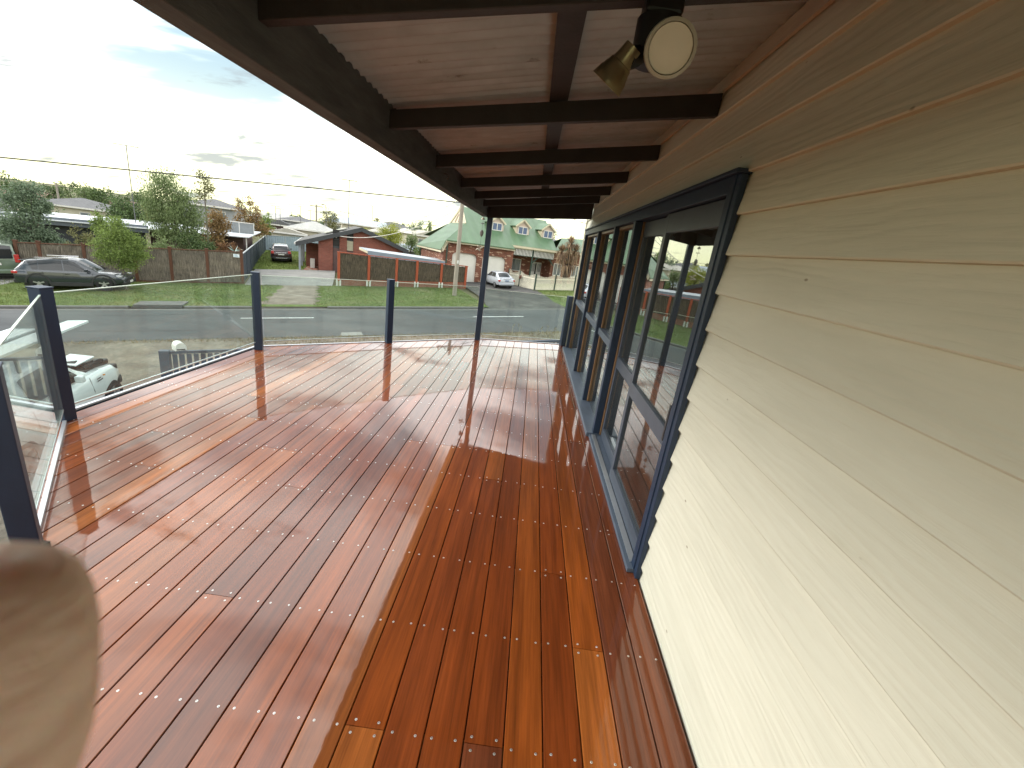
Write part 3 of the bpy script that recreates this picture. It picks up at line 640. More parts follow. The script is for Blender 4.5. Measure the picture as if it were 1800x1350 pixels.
for i, s in enumerate(F2):
    zb = G(s, 32.2)+.05-gz2; x = s-5
    box('post', (x-.085, -.085, zb+.36 if i < 5 else zb), (x+.085, .085, top-.03), redpost, f2, .01)
    for dx in (-.16, .05):
        if i < 5: box('stirrup', (x+dx, -.13, zb-.05), (x+dx+.10, -.06, zb+.42), white_st, f2)
    if i < 5:
        a, b = x+.086, F2[i+1]-5-.086; g = lambda x: G(x+5, 32.2)+.05-gz2
        mb = MB(); ragged(mb, a, b, lambda q: g(q)+.42, lambda q: top-.08, -.03, .05, 30); mb.build('brush_panel', brush_d, f2, fix=False)
        MB().bar((a, .02, g(a)+.18), (b, .02, g(b)+.18), .10, .46).build('brick_plinth', plinth_b, f2)
        MB().bar((a, 0, g(a)+.425), (b, 0, g(b)+.425), .12, .03).build('bottom_rail', redpost, f2)
MB().bar((F2[0]-5-.11, 0, top-.01), (F2[5]-5+.11, 0, top-.01), .17, .045).build('top_rail', redpost, f2)
# steel sheet fence along the side driveway
cb = plain('slate_steel_sheet', (.038, .052, .066), .5, .15, 3); cbcap = plain('pale_steel_cap', (.42, .45, .46), .5, .1, 4); cbl = plain('pale_blue_steel_sheet', (.27, .33, .38), .5, .12, 3)
def steel_fence(name, label, p, q, z0, z1, mat, capm, n):
    """ribbed steel fence between two (s, t) points; z0/z1 = absolute top heights at the ends"""
    a, b = WP(*p), WP(*q); d = Vector((b.x-a.x, b.y-a.y, 0)); L_ = d.length; rz = math.atan2(d.y, d.x)
    th = thing(name, label, 'fence', a, rz); 
    def gz(x): f = x/L_; return G(p[0]+(q[0]-p[0])*f, p[1]+(q[1]-p[1])*f)-a.z
    def tz(x): return z0+(z1-z0)*x/L_-a.z
    for i in range(n):
        xa, xb = L_*i/n+.02, L_*(i+1)/n-.02; xs = np.arange(xa, xb, .05); 
        prof = [0, 0, .03, .03]; rows = [[(x, prof[k % 4], gz(x)+.02) for k, x in enumerate(xs)], [(x, prof[k % 4], tz(x)) for k, x in enumerate(xs)]]
        MB().grid(rows).build('sheet_panel', mat, th, fix=False)
        box('post', (L_*i/n-.03, -.03, gz(L_*i/n)-.1), (L_*i/n+.019, .05, tz(L_*i/n)+.02), mat, th)
        MB().bar((L_*i/n, .012, tz(L_*i/n)+.01), (L_*(i+1)/n, .012, tz(L_*(i+1)/n)+.01), .07, .05).build('top_cap', capm, th)
    return th
steel_fence('steel_fence', 'slate-coloured steel sheet fence along the grassy side driveway', (-4.95, 32.45), (-6.75, 61), -1.02, -.92, cb, cbcap, 9)
steel_fence('steel_fence', 'pale blue-grey sheet fence across the end of the side driveway', (-6.74, 61.1), (1.6, 61.1), -.92, -.30, cbl, cbl, 4)
# palings behind the brick house
gp = plain('grey_weathered_paling', (.24, .23, .23), .9, .25, 2, stretch=(3, 3, .6)); tf = thing('paling_fence', 'weathered grey paling fence between brick house and green roof', 'fence', WP(7.6, 47), TH)
for k in range(26): box('paling', (k*.17, 0, -.2), (k*.17+.155, .02, .95+.02*(k % 3)), gp, tf)
# front garden fence below the deck
gf = thing('garden_fence', 'low slate-blue picket fence below the deck by the road', 'fence', WP(-3.9, 13.4), TH); gz3 = G(-3.9, 13.4)
pick_m = plain('tan_picket', (.40, .36, .27), .8, .2, 4)
railm = plain('slate_rail_paint', (.045, .065, .095), .5, .15, 4)
box('end_post', (-.11, -.09, -.1), (.11, .09, 1.16), railm, gf, .01)
def gg(x): return G(-3.9+x, 13.4)-gz3
for i in range(5):
    a, b = .112+i*2.4, .112+(i+1)*2.4
    MB().bar((a, 0, gg(a)+1.10), (b, 0, gg(b)+1.10), .09, .07).build('top_rail', railm, gf); MB().bar((a, .01, gg(a)+.18), (b, .01, gg(b)+.18), .05, .07).build('bottom_rail', railm, gf)
    box('post', (b-.05, .03, gg(b)-.1), (b+.05, .12, gg(b)+1.06), railm, gf)
    for k in range(15):
        x = a+.05+k*.156
        if x < b-.12: box('picket', (x, -.038, gg(x)+.06), (x+.108, -.018, gg(x)+1.055), railm, gf)
mbx = thing('letterbox', 'white rounded letterbox on the garden fence', 'letterbox', WP(-3.62, 13.55, up=1.12), TH+.5)
wm = plain('white_enamel', (.70, .68, .64), .4, .1, 6); arc = [(.12*math.cos(a), .10+.12*math.sin(a)) for a in np.linspace(0, math.pi, 12)]
MB().prism([(.12, 0)]+arc+[(-.12, 0)], -.16, .16).build('body', wm, mbx, smooth=30); MB().box((-.09, -.166, .03), (.09, -.1605, .06)).build('slot', plain('slot_dark', (.02, .02, .02), .8, .1, 5), mbx)
MB().box((-.02, -.02, -1.1), (.02, .02, 0)).build('stem', railm, mbx)
# cream picket fence of the green-roofed house
pf = thing('picket_fence', 'cream picket fence in front of the green-roofed brick house', 'fence', WP(15.2, 31.8), TH); gz4 = G(15.2, 31.8)
cream = plain('cream_fence_paint', (.68, .64, .52), .6, .12, 4, bmp=.1); greenp = plain('dark_green_trim', (.035, .06, .045), .5, .15, 4)
def picket_run(p, q, n):
    p, q = Vector(p), Vector(q); mbp = MB(); d = (q-p); nrm = Vector((d.y, -d.x)).normalized()
    for k in range(n):
        f = (k+.5)/n; c = p+d*f; z = G(15.2+c.x, 31.8+c.y)-gz4+.06; sw = .22*abs(math.cos(math.pi*f))**3+1.06; w = d.length/n*.42
        e = d.normalized()*w; h0, h1 = z+.05, z+sw
        for sgn in (1,):
            o = nrm*.012
            mbp.hexa([(c.x-e.x-o.x, c.y-e.y-o.y, h0), (c.x+e.x-o.x, c.y+e.y-o.y, h0), (c.x+e.x+o.x, c.y+e.y+o.y, h0), (c.x-e.x+o.x, c.y-e.y+o.y, h0),
                      (c.x-e.x*.3-o.x, c.y-e.y*.3-o.y, h1), (c.x+e.x*.3-o.x, c.y+e.y*.3-o.y, h1), (c.x+e.x*.3+o.x, c.y+e.y*.3+o.y, h1), (c.x-e.x*.3+o.x, c.y-e.y*.3+o.y, h1)])
    o = mbp.build('pickets', cream, pf); o['kind'] = 'stuff'; o['label'] = 'cream pointed pickets'
    for u, c in ((.25, greenp), (.95, cream)):
        za, zb = G(15.2+p.x, 31.8+p.y)-gz4+u, G(15.2+q.x, 31.8+q.y)-gz4+u; MB().bar((p.x, p.y+.03, za), (q.x, q.y+.03, zb), .05, .08).build('rail', cream, pf)
    z = G(15.2+p.x, 31.8+p.y)-gz4; box('post', (p.x-.05, p.y-.05, z-.1), (p.x+.05, p.y+.05, z+1.36), greenp, pf)
picket_run((0, 0), (1.75, .05), 19); picket_run((1.78, .05), (3.6, .1), 19); picket_run((3.65, .1), (6.5, .2), 28); picket_run((-.55, 1.9), (-.02, .03), 16); picket_run((-.95, 3.4), (-.57, 1.95), 13)
lb = thing('letterbox', 'small brown letterbox on the cream picket fence side', 'letterbox', WP(14.55, 33.4, up=.75), TH+1.2); MB().prism([(-.12, 0), (.12, 0), (.12, .2), (0, .28), (-.12, .2)], -.1, .1).build('body', brownpost, lb)
# ================================================================== houses across the street
def hthing(name, label, s0, t0, cat='house', up=0.0):
    z0 = G(s0, t0)+up; o = thing(name, label, cat, WP(s0, t0, z0), TH)
    return o, (lambda s, t, z: (s-s0, t-t0, z-z0))
def lb_box(name, a, b, mat, root, f, bevel=0): return box(name, f(*a), f(*b), mat, root, bevel)
def quads(name, polys, mat, root, f, thick=0.0):
    mb = MB()
    for p in polys: mb.add([f(*q) for q in p], [tuple(range(len(p)))])
    o = mb.build(name, mat, root, fix=False)
    if thick:
        md = o.modifiers.new('thick', 'SOLIDIFY'); md.thickness = thick; md.offset = 1
    return o
def sheet_roof_mat(name, c, rib=.76, rough=.45, stain=.2, axis='X'):
    mt, N, L, P = newmat(name); tc = nd(N, 'ShaderNodeTexCoord')
    w = nd(N, 'ShaderNodeTexWave', wave_type='BANDS', bands_direction=axis); w.inputs['Scale'].default_value = 2.2/rib*.15; w.inputs['Distortion'].default_value = 0
    L.new(tc.outputs['Object'], w.inputs['Vector'])
    n = noise_node(N, L, 1.0, 6, .65, map_scale=(.9, .35, .5)); r = ramp_node(N, L, n.outputs['Fac'], [(.3, tuple(q*(1-stain) for q in c)), (.7, tuple(min(1, q*(1+stain)) for q in c))])
    L.new(r.outputs[0], P.inputs['Base Color']); P.inputs['Roughness'].default_value = rough; L.new(bump(N, L, w.outputs['Fac'], .4, .05), P.inputs['Normal']); return mt
green_roof = sheet_roof_mat('green_iron_roof', (.076, .142, .070)); clinker = brick('clinker_brick', (.24, .085, .048), (.16, .055, .034), (.20, .15, .12), flecks=.10)
red_brick = brick('red_brick', (.25, .078, .052), (.20, .060, .042), (.20, .14, .115)); roller = plain('white_roller_door', (.66, .64, .58), .5, .06, 2); creamt = plain('cream_trim', (.62, .55, .40), .6, .1, 3)
pinkt = plain('blush_gable_board', (.58, .46, .38), .7, .1, 3); winblue = plain('blue_blind', (.07, .11, .22), .25, .2, 3, spec=.8); winframe = plain('white_window_frame', (.66, .64, .60), .5, .06, 4)
wingrey = plain('curtained_glass', (.16, .18, .19), .12, .35, 2, stretch=(9, 9, .6), spec=.8); gdark = plain('dark_interior', (.012, .011, .010), .6, .2, 3); slate = plain('charcoal_trim', (.040, .043, .048), .55, .15, 4)
gh, F = hthing('brick_house', 'green-roofed clinker brick house with white arched garage doors and dormers', 11.5, 36)
def arched_wall(s0, s1, z0, z1, ops, t0, t1):
    mb = MB(); xs = s0
    def strip(a, za, b, zb):   # piece of wall from za/zb up to z1
        mb.hexa([F(a, t0, za), F(b, t0, zb), F(b, t1, zb), F(a, t1, za), F(a, t0, z1), F(b, t0, z1), F(b, t1, z1), F(a, t1, z1)])
    for a, b, zt, r in ops:
        strip(xs, z0, a, z0); pts = []
        for k in range(7): an = math.pi - k*math.pi/12; pts.append((a+r+r*math.cos(an), zt-r*.8+r*.8*math.sin(an)))
        for k in range(7): an = math.pi/2 - k*math.pi/12; pts.append((b-r+r*math.cos(an), zt-r*.8+r*.8*math.sin(an)))
        for (x1, y1), (x2, y2) in zip(pts, pts[1:]):
            if x2-x1 > 1e-4: strip(x1, y1, x2, y2)
        xs = b
    strip(xs, z0, s1, z0); return mb
OPS = [(9.28, 11.36, .64, .42), (11.86, 13.92, .68, .42)]
arched_wall(8.87, 14.55, -2.1, 1.42, OPS, 35.5, 35.75).build('garage_wall', clinker, gh)
for a, b, zt, r in OPS:
    mb = MB(); zs = np.arange(-1.85, zt+.1, .045); mb.grid([[F(s, 35.66+(.012 if k % 2 else 0), z) for s in (a-.1, b+.1)] for k, z in enumerate(zs)]); mb.build('roller_door', roller, gh, fix=False)
lb_box('side_wall', (8.87, 35.752, -2.1), (9.1, 45, .62), clinker, gh, F)
quads('raked_wall', [[(8.5, 35.49, .70), (8.87, 35.49, 1.42), (8.87, 35.49, -2), (8.5, 35.49, -2)], [(8.5, 35.49, -2), (8.5, 45, -2), (8.5, 45, .6), (8.5, 35.49, .70)]], clinker, gh, F)
def fr(t): return 1.45+.517*(t-35.2)       # front roof plane
RZ = fr(41)
quads('roof', [[(8.62, 35.2, 1.45), (14.5, 35.2, 1.45), (14.5, 35.82, fr(35.82)), (18.8, 35.82, fr(35.82)), (19.78, 41, RZ), (11.25, 41, RZ), (10.9, 38.2, fr(38.2))],
               [(8.25, 35.25, .66), (8.62, 35.2, 1.45), (10.9, 38.2, fr(38.2)), (10.9, 43.4, 3.02), (8.25, 46, .55)],
               [(11.25, 41, RZ), (19.78, 41, RZ), (22, 46.5, 1.6), (9, 46.5, 1.6), (10.9, 43.4, 3.02)],
               [(19.78, 41, RZ), (18.8, 35.82, fr(35.82)), (21.2, 37.2, 2.55), (23.4, 41, 2.3), (22, 46.5, 1.6)]], green_roof, gh, F, .04)
quads('gable_board', [[(10.92, 38.25, fr(38.2)-.05), (11.22, 41, RZ-.08), (10.92, 43.3, 2.98)]], creamt, gh, F)
for a, b in (((10.86, 38.05, fr(38.05)+.05), (11.2, 41, RZ+.06)), ((11.2, 41, RZ+.06), (10.86, 43.55, 2.98))): MB().bar(F(*a), F(*b), .06, .2).build('barge_board', creamt, gh)
for t1 in (39.6, 40.6, 41.8): MB().bar(F(10.88, t1, 3.1), F(11.05, 41-(41-t1)*.4, RZ-.6), .05, .09).build('gable_batten', pinkt, gh)
lb_box('fascia', (8.6, 35.12, 1.32), (14.52, 35.19, 1.46), creamt, gh, F); lb_box('fascia', (14.4, 35.74, 1.62), (18.95, 35.81, 1.79), creamt, gh, F)
lb_box('gutter', (8.6, 35.02, 1.43), (14.5, 35.115, 1.50), green_roof, gh, F)
MB().bar(F(8.42, 35.4, .58), F(8.80, 35.4, 1.36), .05, .12).build('barge_board', creamt, gh); MB().bar(F(8.28, 35.3, .56), F(8.28, 45.8, .5), .06, .13).build('side_fascia', creamt, gh)
lb_box('downpipe', (8.74, 35.40, -2), (8.84, 35.48, 1.36), greenp, gh, F); lb_box('downpipe', (8.40, 44.6, -2), (8.48, 44.7, .5), greenp, gh, F)
# porch
lb_box('porch_wall', (14.55, 38.0, -2), (18.75, 38.2, 2.0), clinker, gh, F); lb_box('porch_floor', (14.56, 35.9, -1.7), (18.7, 38.0, -.78), conc_m, gh, F); lb_box('porch_ceiling', (14.56, 35.9, 1.60), (18.7, 38.0, 1.64), creamt, gh, F)
lb_box('porch_post', (16.48, 35.90, -.78), (16.60, 36.02, 1.6), greenp, gh, F)
lb_box('frieze_rail', (14.58, 35.91, 1.56), (18.62, 35.97, 1.615), creamt, gh, F); lb_box('frieze_rail', (14.58, 35.91, .98), (18.62, 35.97, 1.03), greenp, gh, F); lb_box('frieze_back', (14.58, 35.985, 1.03), (18.62, 35.995, 1.56), gdark, gh, F)
mb = MB()
for k in range(30):
    s = 14.66+k*.134
    if not 16.42 < s < 16.6: mb.box(F(s, 35.93, 1.03), F(s+.075, 35.95, 1.56))
o = mb.build('frieze_slats', winframe, gh); o['kind'] = 'stuff'; o['label'] = 'white slats of the porch frieze'
for s, d in ((16.6, .45), (18.7, -.45)): MB().bar(F(s, 35.95, .5), F(s+d, 35.95, .97), .05, .1).build('bracket', greenp, gh)
def window(s0, s1, z0, z1, t, mat=wingrey, fm=winframe, cols=2):
    fo = MB(); w = .06
    fo.box(F(s0, t-.05, z0), F(s0+w, t+.02, z1)); fo.box(F(s1-w, t-.05, z0), F(s1, t+.02, z1)); fo.box(F(s0+w, t-.05, z0), F(s1-w, t+.02, z0+w)); fo.box(F(s0+w, t-.05, z1-w), F(s1-w, t+.02, z1))
    if cols == 2: m_ = (s0+s1)/2; fo.box(F(m_-w/2, t-.045, z0+w), F(m_+w/2, t+.01, z1-w))
    o = fo.build('window', fm, gh); MB().box(F(s0+w, t-.015, z0+w), F(s1-w, t-.005, z1-w)).build('pane', mat, o); return o
window(15.5, 16.42, -.42, .66, 38.0, cols=1)
lb_box('door_frame', (17.42, 37.93, -.78), (18.5, 37.99, .56), winframe, gh, F); d = lb_box('door', (17.86, 37.91, -.75), (18.0, 37.929, .46), gdark, gh, F)
for s in (17.5, 17.62, 17.74, 18.12, 18.25, 18.37): lb_box('door_glass', (s, 37.915, -.3), (s+.07, 37.929, .42), wingrey, gh, F)
lb_box('front_wall', (18.75, 36.5, -2), (24.5, 36.7, 1.75), clinker, gh, F); lb_box('porch_side', (18.75, 36.702, -2), (18.95, 38.2, 1.7), clinker, gh, F)
window(19.05, 19.85, -.38, .72, 36.5); window(20.95, 21.9, -.38, .72, 36.5)
quads('wing_roof', [[(18.7, 36.0, 1.80), (24.8, 36.0, 1.86), (24.8, 40.5, 3.3), (20.9, 39.2, 3.0)], [(20.9, 39.2, 3.0), (24.8, 40.5, 3.3), (24.8, 45, 1.8), (21, 45, 1.8)]], green_roof, gh, F, .04)
lb_box('fascia', (18.97, 35.93, 1.70), (24.8, 35.99, 1.85), creamt, gh, F)
# dormers
for sc in (13.62, 16.08, 18.62):
    tf_ = 37.75; zb = fr(tf_)-.12; w = .62; zw = 3.52; pk = 4.02
    o = quads('dormer', [[(sc-w, tf_, zb), (sc+w, tf_, zb), (sc+w, tf_, zw), (sc, tf_, pk), (sc-w, tf_, zw)]], pinkt, gh, F)
    te = 35.2+(zw-1.45)/.517; tp = 35.2+(pk-1.45)/.517
    quads('dormer_cheek', [[(sc-w, tf_, zb), (sc-w, tf_, zw), (sc-w, te, zw)], [(sc+w, tf_, zb), (sc+w, te, zw), (sc+w, tf_, zw)]], creamt, gh, F)
    quads('dormer_roof', [[(sc-w-.14, tf_-.15, zw-.11), (sc, tf_-.15, pk+.02), (sc, tp+.1, pk+.02), (sc-w-.14, te, zw-.11)], [(sc, tf_-.15, pk+.02), (sc+w+.14, tf_-.15, zw-.11), (sc+w+.14, te, zw-.11), (sc, tp+.1, pk+.02)]], green_roof, gh, F, .05)
    for sg in (-1, 1): MB().bar(F(sc+sg*(w+.13), tf_-.16, zw-.13), F(sc, tf_-.16, pk-.02), .03, .13).build('dormer_barge', creamt, gh)
    window(sc-.46, sc+.46, zb+.14, 3.44, tf_-.02, winblue)

# ---- red brick house with the gable to the street
bh, F = hthing('brick_house', 'red brick house with charcoal gable roof and solar panels', 1.5, 42)
dark_roof = sheet_roof_mat('charcoal_tile_roof', (.085, .082, .078), rib=.3, rough=.7)
T0 = 40.3
def zr(s): return 1.28-.352*(2.63-s) if s < 2.63 else 1.28-.352*(s-2.63)      # wall top under the roof
def gwall(s0, s1, z0, t=T0, th=.2, name='wall', m=red_brick):
    pts = [s0]+([2.63] if s0 < 2.63 < s1 else [])+[s1]; poly = [F(s0, t, z0)]
    a = [(s, zr(s)) for s in pts]; mb = MB(); pr = [(s0-1.5, z0)]+[(s1-1.5, z0)]+[(s-1.5, z) for s, z in a[::-1]]
    z00 = G(1.5, 42); mb.prism([(x, z-z00) for x, z in pr], t-42, t-42+th); return mb.build(name, m, bh)
gwall(-.69, .40, -2.7); gwall(.92, 1.49, -2.7); gwall(2.0, 6.1, -2.7)
def infill(s0, s1, z0, z1, m, t=T0+.12): return lb_box('infill', (s0, t, z0), (s1, t+.05, z1), m, bh, F)
maroon = plain('dark_maroon_panel', (.10, .055, .05), .6, .15, 3); blindc = plain('pale_blind', (.36, .33, .24), .6, .12, 2, stretch=(1, 1, 8))
for s0, s1 in ((.40, .92), (1.49, 2.0)):
    w = MB(); w.box(F(s0, T0+.08, -.35), F(s1, T0+.14, -.22)); w.box(F(s0, T0+.08, .3), F(s1, T0+.14, .38)); o = w.build('window', slate, bh)
    MB().box(F(s0, T0+.11, -.22), F(s1, T0+.12, 1.1)).build('pane', gdark, o)
    infill(s0, s1, -2.6, -.35, maroon)
MB().box(F(1.5, T0+.06, -.45), F(1.99, T0+.105, .32)).build('blind', blindc, bh)
def rp(s, up): return (s, zr(s)+up)
y0, y1 = T0-.35, 51.5; z00 = G(1.5, 42)
for a, b, nm in ((-2.35, 2.63, 'roof'), (2.63, 6.5, 'roof')):
    mb = MB(); mb.hexa([F(a, y0, zr(a)+.12), F(b, y0, zr(b)+.12), F(b, y1, zr(b)+.12), F(a, y1, zr(a)+.12), F(a, y0, zr(a)+.24), F(b, y0, zr(b)+.24), F(b, y1, zr(b)+.24), F(a, y1, zr(a)+.24)]); mb.build(nm, dark_roof, bh)
    MB().hexa([F(a, y0-.04, zr(a)-.08), F(b, y0-.04, zr(b)-.08), F(b, y0-.002, zr(b)-.08), F(a, y0-.002, zr(a)-.08), F(a, y0-.04, zr(a)+.26), F(b, y0-.04, zr(b)+.26), F(b, y0-.002, zr(b)+.26), F(a, y0-.002, zr(a)+.26)]).build('barge_board', slate, bh)
lb_box('gutter', (-2.45, y0, zr(-2.35)+.05), (-2.36, y1, zr(-2.35)+.2), winframe, bh, F)
lb_box('side_wall', (-.69, T0+.22, -2.7), (-.5, 41.3, -.1), red_brick, bh, F); lb_box('side_wall', (-1.72, 43.2, -2.7), (-1.5, 51, -.4), red_brick, bh, F); lb_box('recess_wall', (-1.72, 43.0, -2.7), (-.5, 43.19, -.3), red_brick, bh, F)
sw = MB(); sw.box(F(-.66, 41.32, -2.3), F(-.60, 41.40, -.4)); sw.box(F(-.66, 42.9, -2.3), F(-.60, 42.99, -.4)); sw.box(F(-.66, 41.4, -1.5), F(-.60, 42.9, -1.42)); o = sw.build('window', creamt, bh); MB().box(F(-.63, 41.4, -2.5), F(-.62, 42.9, -.4)).build('pane', wingrey, o)
for t in (T0-.15, 43.5, 47): lb_box('porch_post', (-2.15, t, -2.7), (-2.0, t+.12, zr(-2.1)+.10), plain('grey_post_paint', (.26, .28, .31), .5, .1, 4), bh, F)
lb_box('downpipe_shoe', (-2.2, T0-.35, -2.62), (-1.95, T0-.17, -2.4), winframe, bh, F)
pan = plain('solar_glass', (.42, .42, .36), .25, .1, 4, metal=.3)
for k in (0, 1):
    s0, s1 = -.25, 1.55; t0 = 43.2+k*1.75
    MB().hexa([F(s0, t0, zr(s0)+.34), F(s1, t0, zr(s1)+.34), F(s1, t0+1.65, zr(s1)+.34), F(s0, t0+1.65, zr(s0)+.34), F(s0, t0, zr(s0)+.40), F(s1, t0, zr(s1)+.40), F(s1, t0+1.65, zr(s1)+.40), F(s0, t0+1.65, zr(s0)+.40)]).build('solar_panel', pan, bh)
ac = lb_box('air_conditioner', (-1.35, 41.6, -2.35), (-1.0, 42.5, -1.55), winframe, bh, F, .02)
pave = poly_sheet('paved_path', [(-1.85, 40.2), (-.75, 40.2), (-.75, 43), (-1.6, 43)], plinth_b, .112)
lb_box('light', (.60, T0-.02, .45), (.72, T0+.05, .55), winframe, bh, F)
# carport
cp, F = hthing('carport', 'flat-roofed carport with blue-grey fascia behind the red brush fence', 5.5, 37)
cpm = plain('blue_grey_fascia', (.20, .24, .29), .5, .1, 3); crf = plain('pale_iron', (.40, .43, .46), .45, .12, 2)
MB().hexa([F(2.75, 35.4, -.08), F(8.7, 35.4, -.22), F(8.7, 37.6, -.16), F(2.3, 37.6, .02), F(2.75, 35.4, -.03), F(8.7, 35.4, -.17), F(8.7, 37.6, -.11), F(2.3, 37.6, .07)]).build('roof', crf, cp)
MB().hexa([F(2.78, 35.36, -.50), F(8.7, 35.36, -.52), F(8.7, 35.395, -.52), F(2.78, 35.395, -.50), F(2.78, 35.36, -.035), F(8.7, 35.36, -.175), F(8.7, 35.395, -.175), F(2.78, 35.395, -.035)]).build('fascia', cpm, cp)
MB().hexa([F(2.29, 37.55, -.13), F(2.77, 35.42, -.25), F(2.80, 35.42, -.25), F(2.32, 37.55, -.13), F(2.29, 37.55, .02), F(2.74, 35.42, -.085), F(2.80, 35.42, -.085), F(2.35, 37.55, .02)]).build('side_fascia', creamt, cp)
for s in (2.9, 5.7, 8.5):
    for t in (35.6, 37.4): lb_box('post', (s-.05, t, -2.6), (s+.05, t+.1, -.22), slate, cp, F)

# ---- long flat-roofed house behind the brush fence
lh, F = hthing('flat_roof_house', 'long dark house with flat white roof behind the brush fence', -12, 44)
wroof = plain('white_membrane_roof', (.60, .63, .66), .6, .12, 1.5); dwall = plain('charcoal_cladding', (.030, .034, .040), .7, .2, 2); fasc = plain('grey_fascia', (.085, .10, .12), .6, .15, 3)
def fz(s): return -.80+.030*(s+19)
def slab(name, s0, s1, t0, t1, dz0, dz1, m):
    MB().hexa([F(s0, t0, fz(s0)+dz0), F(s1, t0, fz(s1)+dz0), F(s1, t1, fz(s1)+dz0+.25), F(s0, t1, fz(s0)+dz0+.25), F(s0, t0, fz(s0)+dz1), F(s1, t0, fz(s1)+dz1), F(s1, t1, fz(s1)+dz1+.25), F(s0, t1, fz(s0)+dz1+.25)]).build(name, m, lh)
slab('roof', -22, -5.9, 42.4, 50, -.07, .0, wroof); slab('fascia', -21.8, -12.5, 42.55, 42.62, -.36, -.075, fasc); lb_box('wall', (-21, 43.3, -3.8), (-13, 43.5, -1.0), dwall, lh, F); lb_box('wall', (-13, 44.5, -3.8), (-6.6, 44.7, -.55), maroon, lh, F); lb_box('side_wall', (-6.8, 44.71, -3.4), (-6.6, 49.6, -.4), maroon, lh, F)
lb_box('porch_post', (-6.15, 42.6, -3.2), (-6.07, 42.68, -.46), winframe, lh, F)
for s in (-9.3, -8.2, -7.1, -6.0): lb_box('rail_post', (s, 46, -.35), (s+.05, 46.05, .55), winframe, lh, F)
MB().bar(F(-9.4, 46.02, .56), F(-5.95, 46.02, .58), .06, .06).build('rail', winframe, lh); MB().bar(F(-9.4, 46.02, .10), F(-5.95, 46.02, .10), .03, .85).build('rail_screen', plain('grey_screen', (.20, .215, .225), .5, .1, 3), lh)

# ---- roofs further back
def far_house(label, s, t, w, d, ze, zr_, wall, roof, hip=True, rot=0.0, base=None, cat='house', along='s'):
    zb = (G(s, t)-.6) if base is None else base; o = thing('house', label, cat, WP(s, t, zb), TH+rot, group='houses on the far slope')
    h0, h1 = ze-zb, zr_-zb; x, y = w/2, d/2; MB().box((-x, -y, 0), (x, y, h0)).build('wall', wall, o)
    e = .4; X, Y = x+e, y+e; k = min(X, Y)*.95 if hip else 0
    if along == 's': A, B = (-X+k, 0, h1), (X-k, 0, h1)
    else: A, B = (0, -Y+k, h1), (0, Y-k, h1)
    c = [(-X, -Y, h0), (X, -Y, h0), (X, Y, h0), (-X, Y, h0)]; mb = MB()
    if along == 's': mb.add(c+[A, B], [(0, 1, 5, 4), (2, 3, 4, 5), (1, 2, 5), (3, 0, 4), (0, 3, 2, 1)])
    else: mb.add(c+[A, B], [(0, 1, 4), (1, 2, 5, 4), (2, 3, 5), (3, 0, 4, 5), (0, 3, 2, 1)])
    r = mb.build('roof', roof, o)
    MB().box((-X-.01, -Y-.03, h0-.16), (X+.01, -Y-.001, h0+.02)).build('fascia', winframe, o)
    for q in (-.28, .22):
        wd = MB().box((q*w-.5, -y-.04, h0-1.5), (q*w+.5, -y-.005, h0-.5)).build('window', winframe, o); MB().box((q*w-.43, -y-.05, h0-1.43), (q*w+.43, -y-.041, h0-.57)).build('pane', wingrey, wd)
    return o
wr_ = sheet_roof_mat('pale_grey_roof', (.36, .355, .33)); tan_ = plain('cream_wall', (.52, .48, .38), .8, .1, 2); tl_ = sheet_roof_mat('grey_tile_roof', (.12, .12, .125), rib=.3, rough=.8); br_ = sheet_roof_mat('brown_tile_roof', (.19, .12, .08), rib=.3, rough=.8)
bl_ = sheet_roof_mat('blue_grey_roof', (.36, .41, .48)); pale_ = sheet_roof_mat('cream_iron_roof', (.42, .39, .33)); gw_ = plain('grey_wall', (.30, .31, .32), .8, .1, 2)
far_house('cream house with large pale hip roof beyond the end fence', -1.7, 69, 6.2, 6, .25, 1.35, tan_, wr_)
far_house('low cream shed with shallow gable behind the end fence', -4.5, 64.5, 3.6, 3, -.35, .18, tan_, pale_, hip=False, cat='shed', along='t')
far_house('dark-tiled house left of the pale hip roof', -4.4, 88, 6, 7, 1.0, 1.75, gw_, tl_)
far_house('small red-gabled house before the dark-tiled roof', -7.0, 84, 3.2, 5, .1, .85, maroon, tl_, hip=False, along='t')
far_house('house with long blue-grey roof above the brick gable', 5.6, 83, 6.8, 7, 1.75, 2.65, tan_, bl_, hip=False)
far_house('white-gabled house peeping over the pale roof', 1.0, 92, 3, 6, 1.6, 2.9, winframe, bl_, hip=False, along='t')
far_house('cream house with pale roof left of the green roof', 13.2, 73, 5.2, 7, 1.45, 2.25, tan_, pale_, hip=False, along='t', rot=.35)
far_house('tan-roofed house beyond the round bush', 8.8, 78, 5, 6, 1.1, 1.95, tan_, pale_)
far_house('blue-grey roofed shed beside the paling fence', 7.7, 53, 3.0, 4, -.2, .35, gw_, bl_, hip=False, cat='shed')
far_house('brown tiled house at the far left edge', -29.5, 52, 8, 9, .2, 2.1, gw_, br_, rot=.25)
far_house('dark-roofed two-storey house behind the red-leaved tree', -12.5, 66, 5, 7, 1.6, 2.4, gw_, tl_)
far_house('grey-roofed house between the left trees', -28, 74, 7, 8, -.6, .4, tan_, tl_)
far_house('red-brown roofed house far beyond the flat roof', -30, 96, 12, 8, -.6, .5, tan_, br_)
far_house('house roof beyond the palm on the right', 27.5, 55, 7, 8, 2.2, 3.4, tan_, tl_)
far_house('distant grey roof past the round bush', 12.5, 98, 9, 8, 2.0, 3.2, tan_, tl_)
far_house('distant pale roof behind the antennas', -10, 120, 12, 9, .6, 1.8, gw_, wr_)
far_house('distant brown roof on the left skyline', -55, 120, 14, 10, -1.5, .2, tan_, br_)
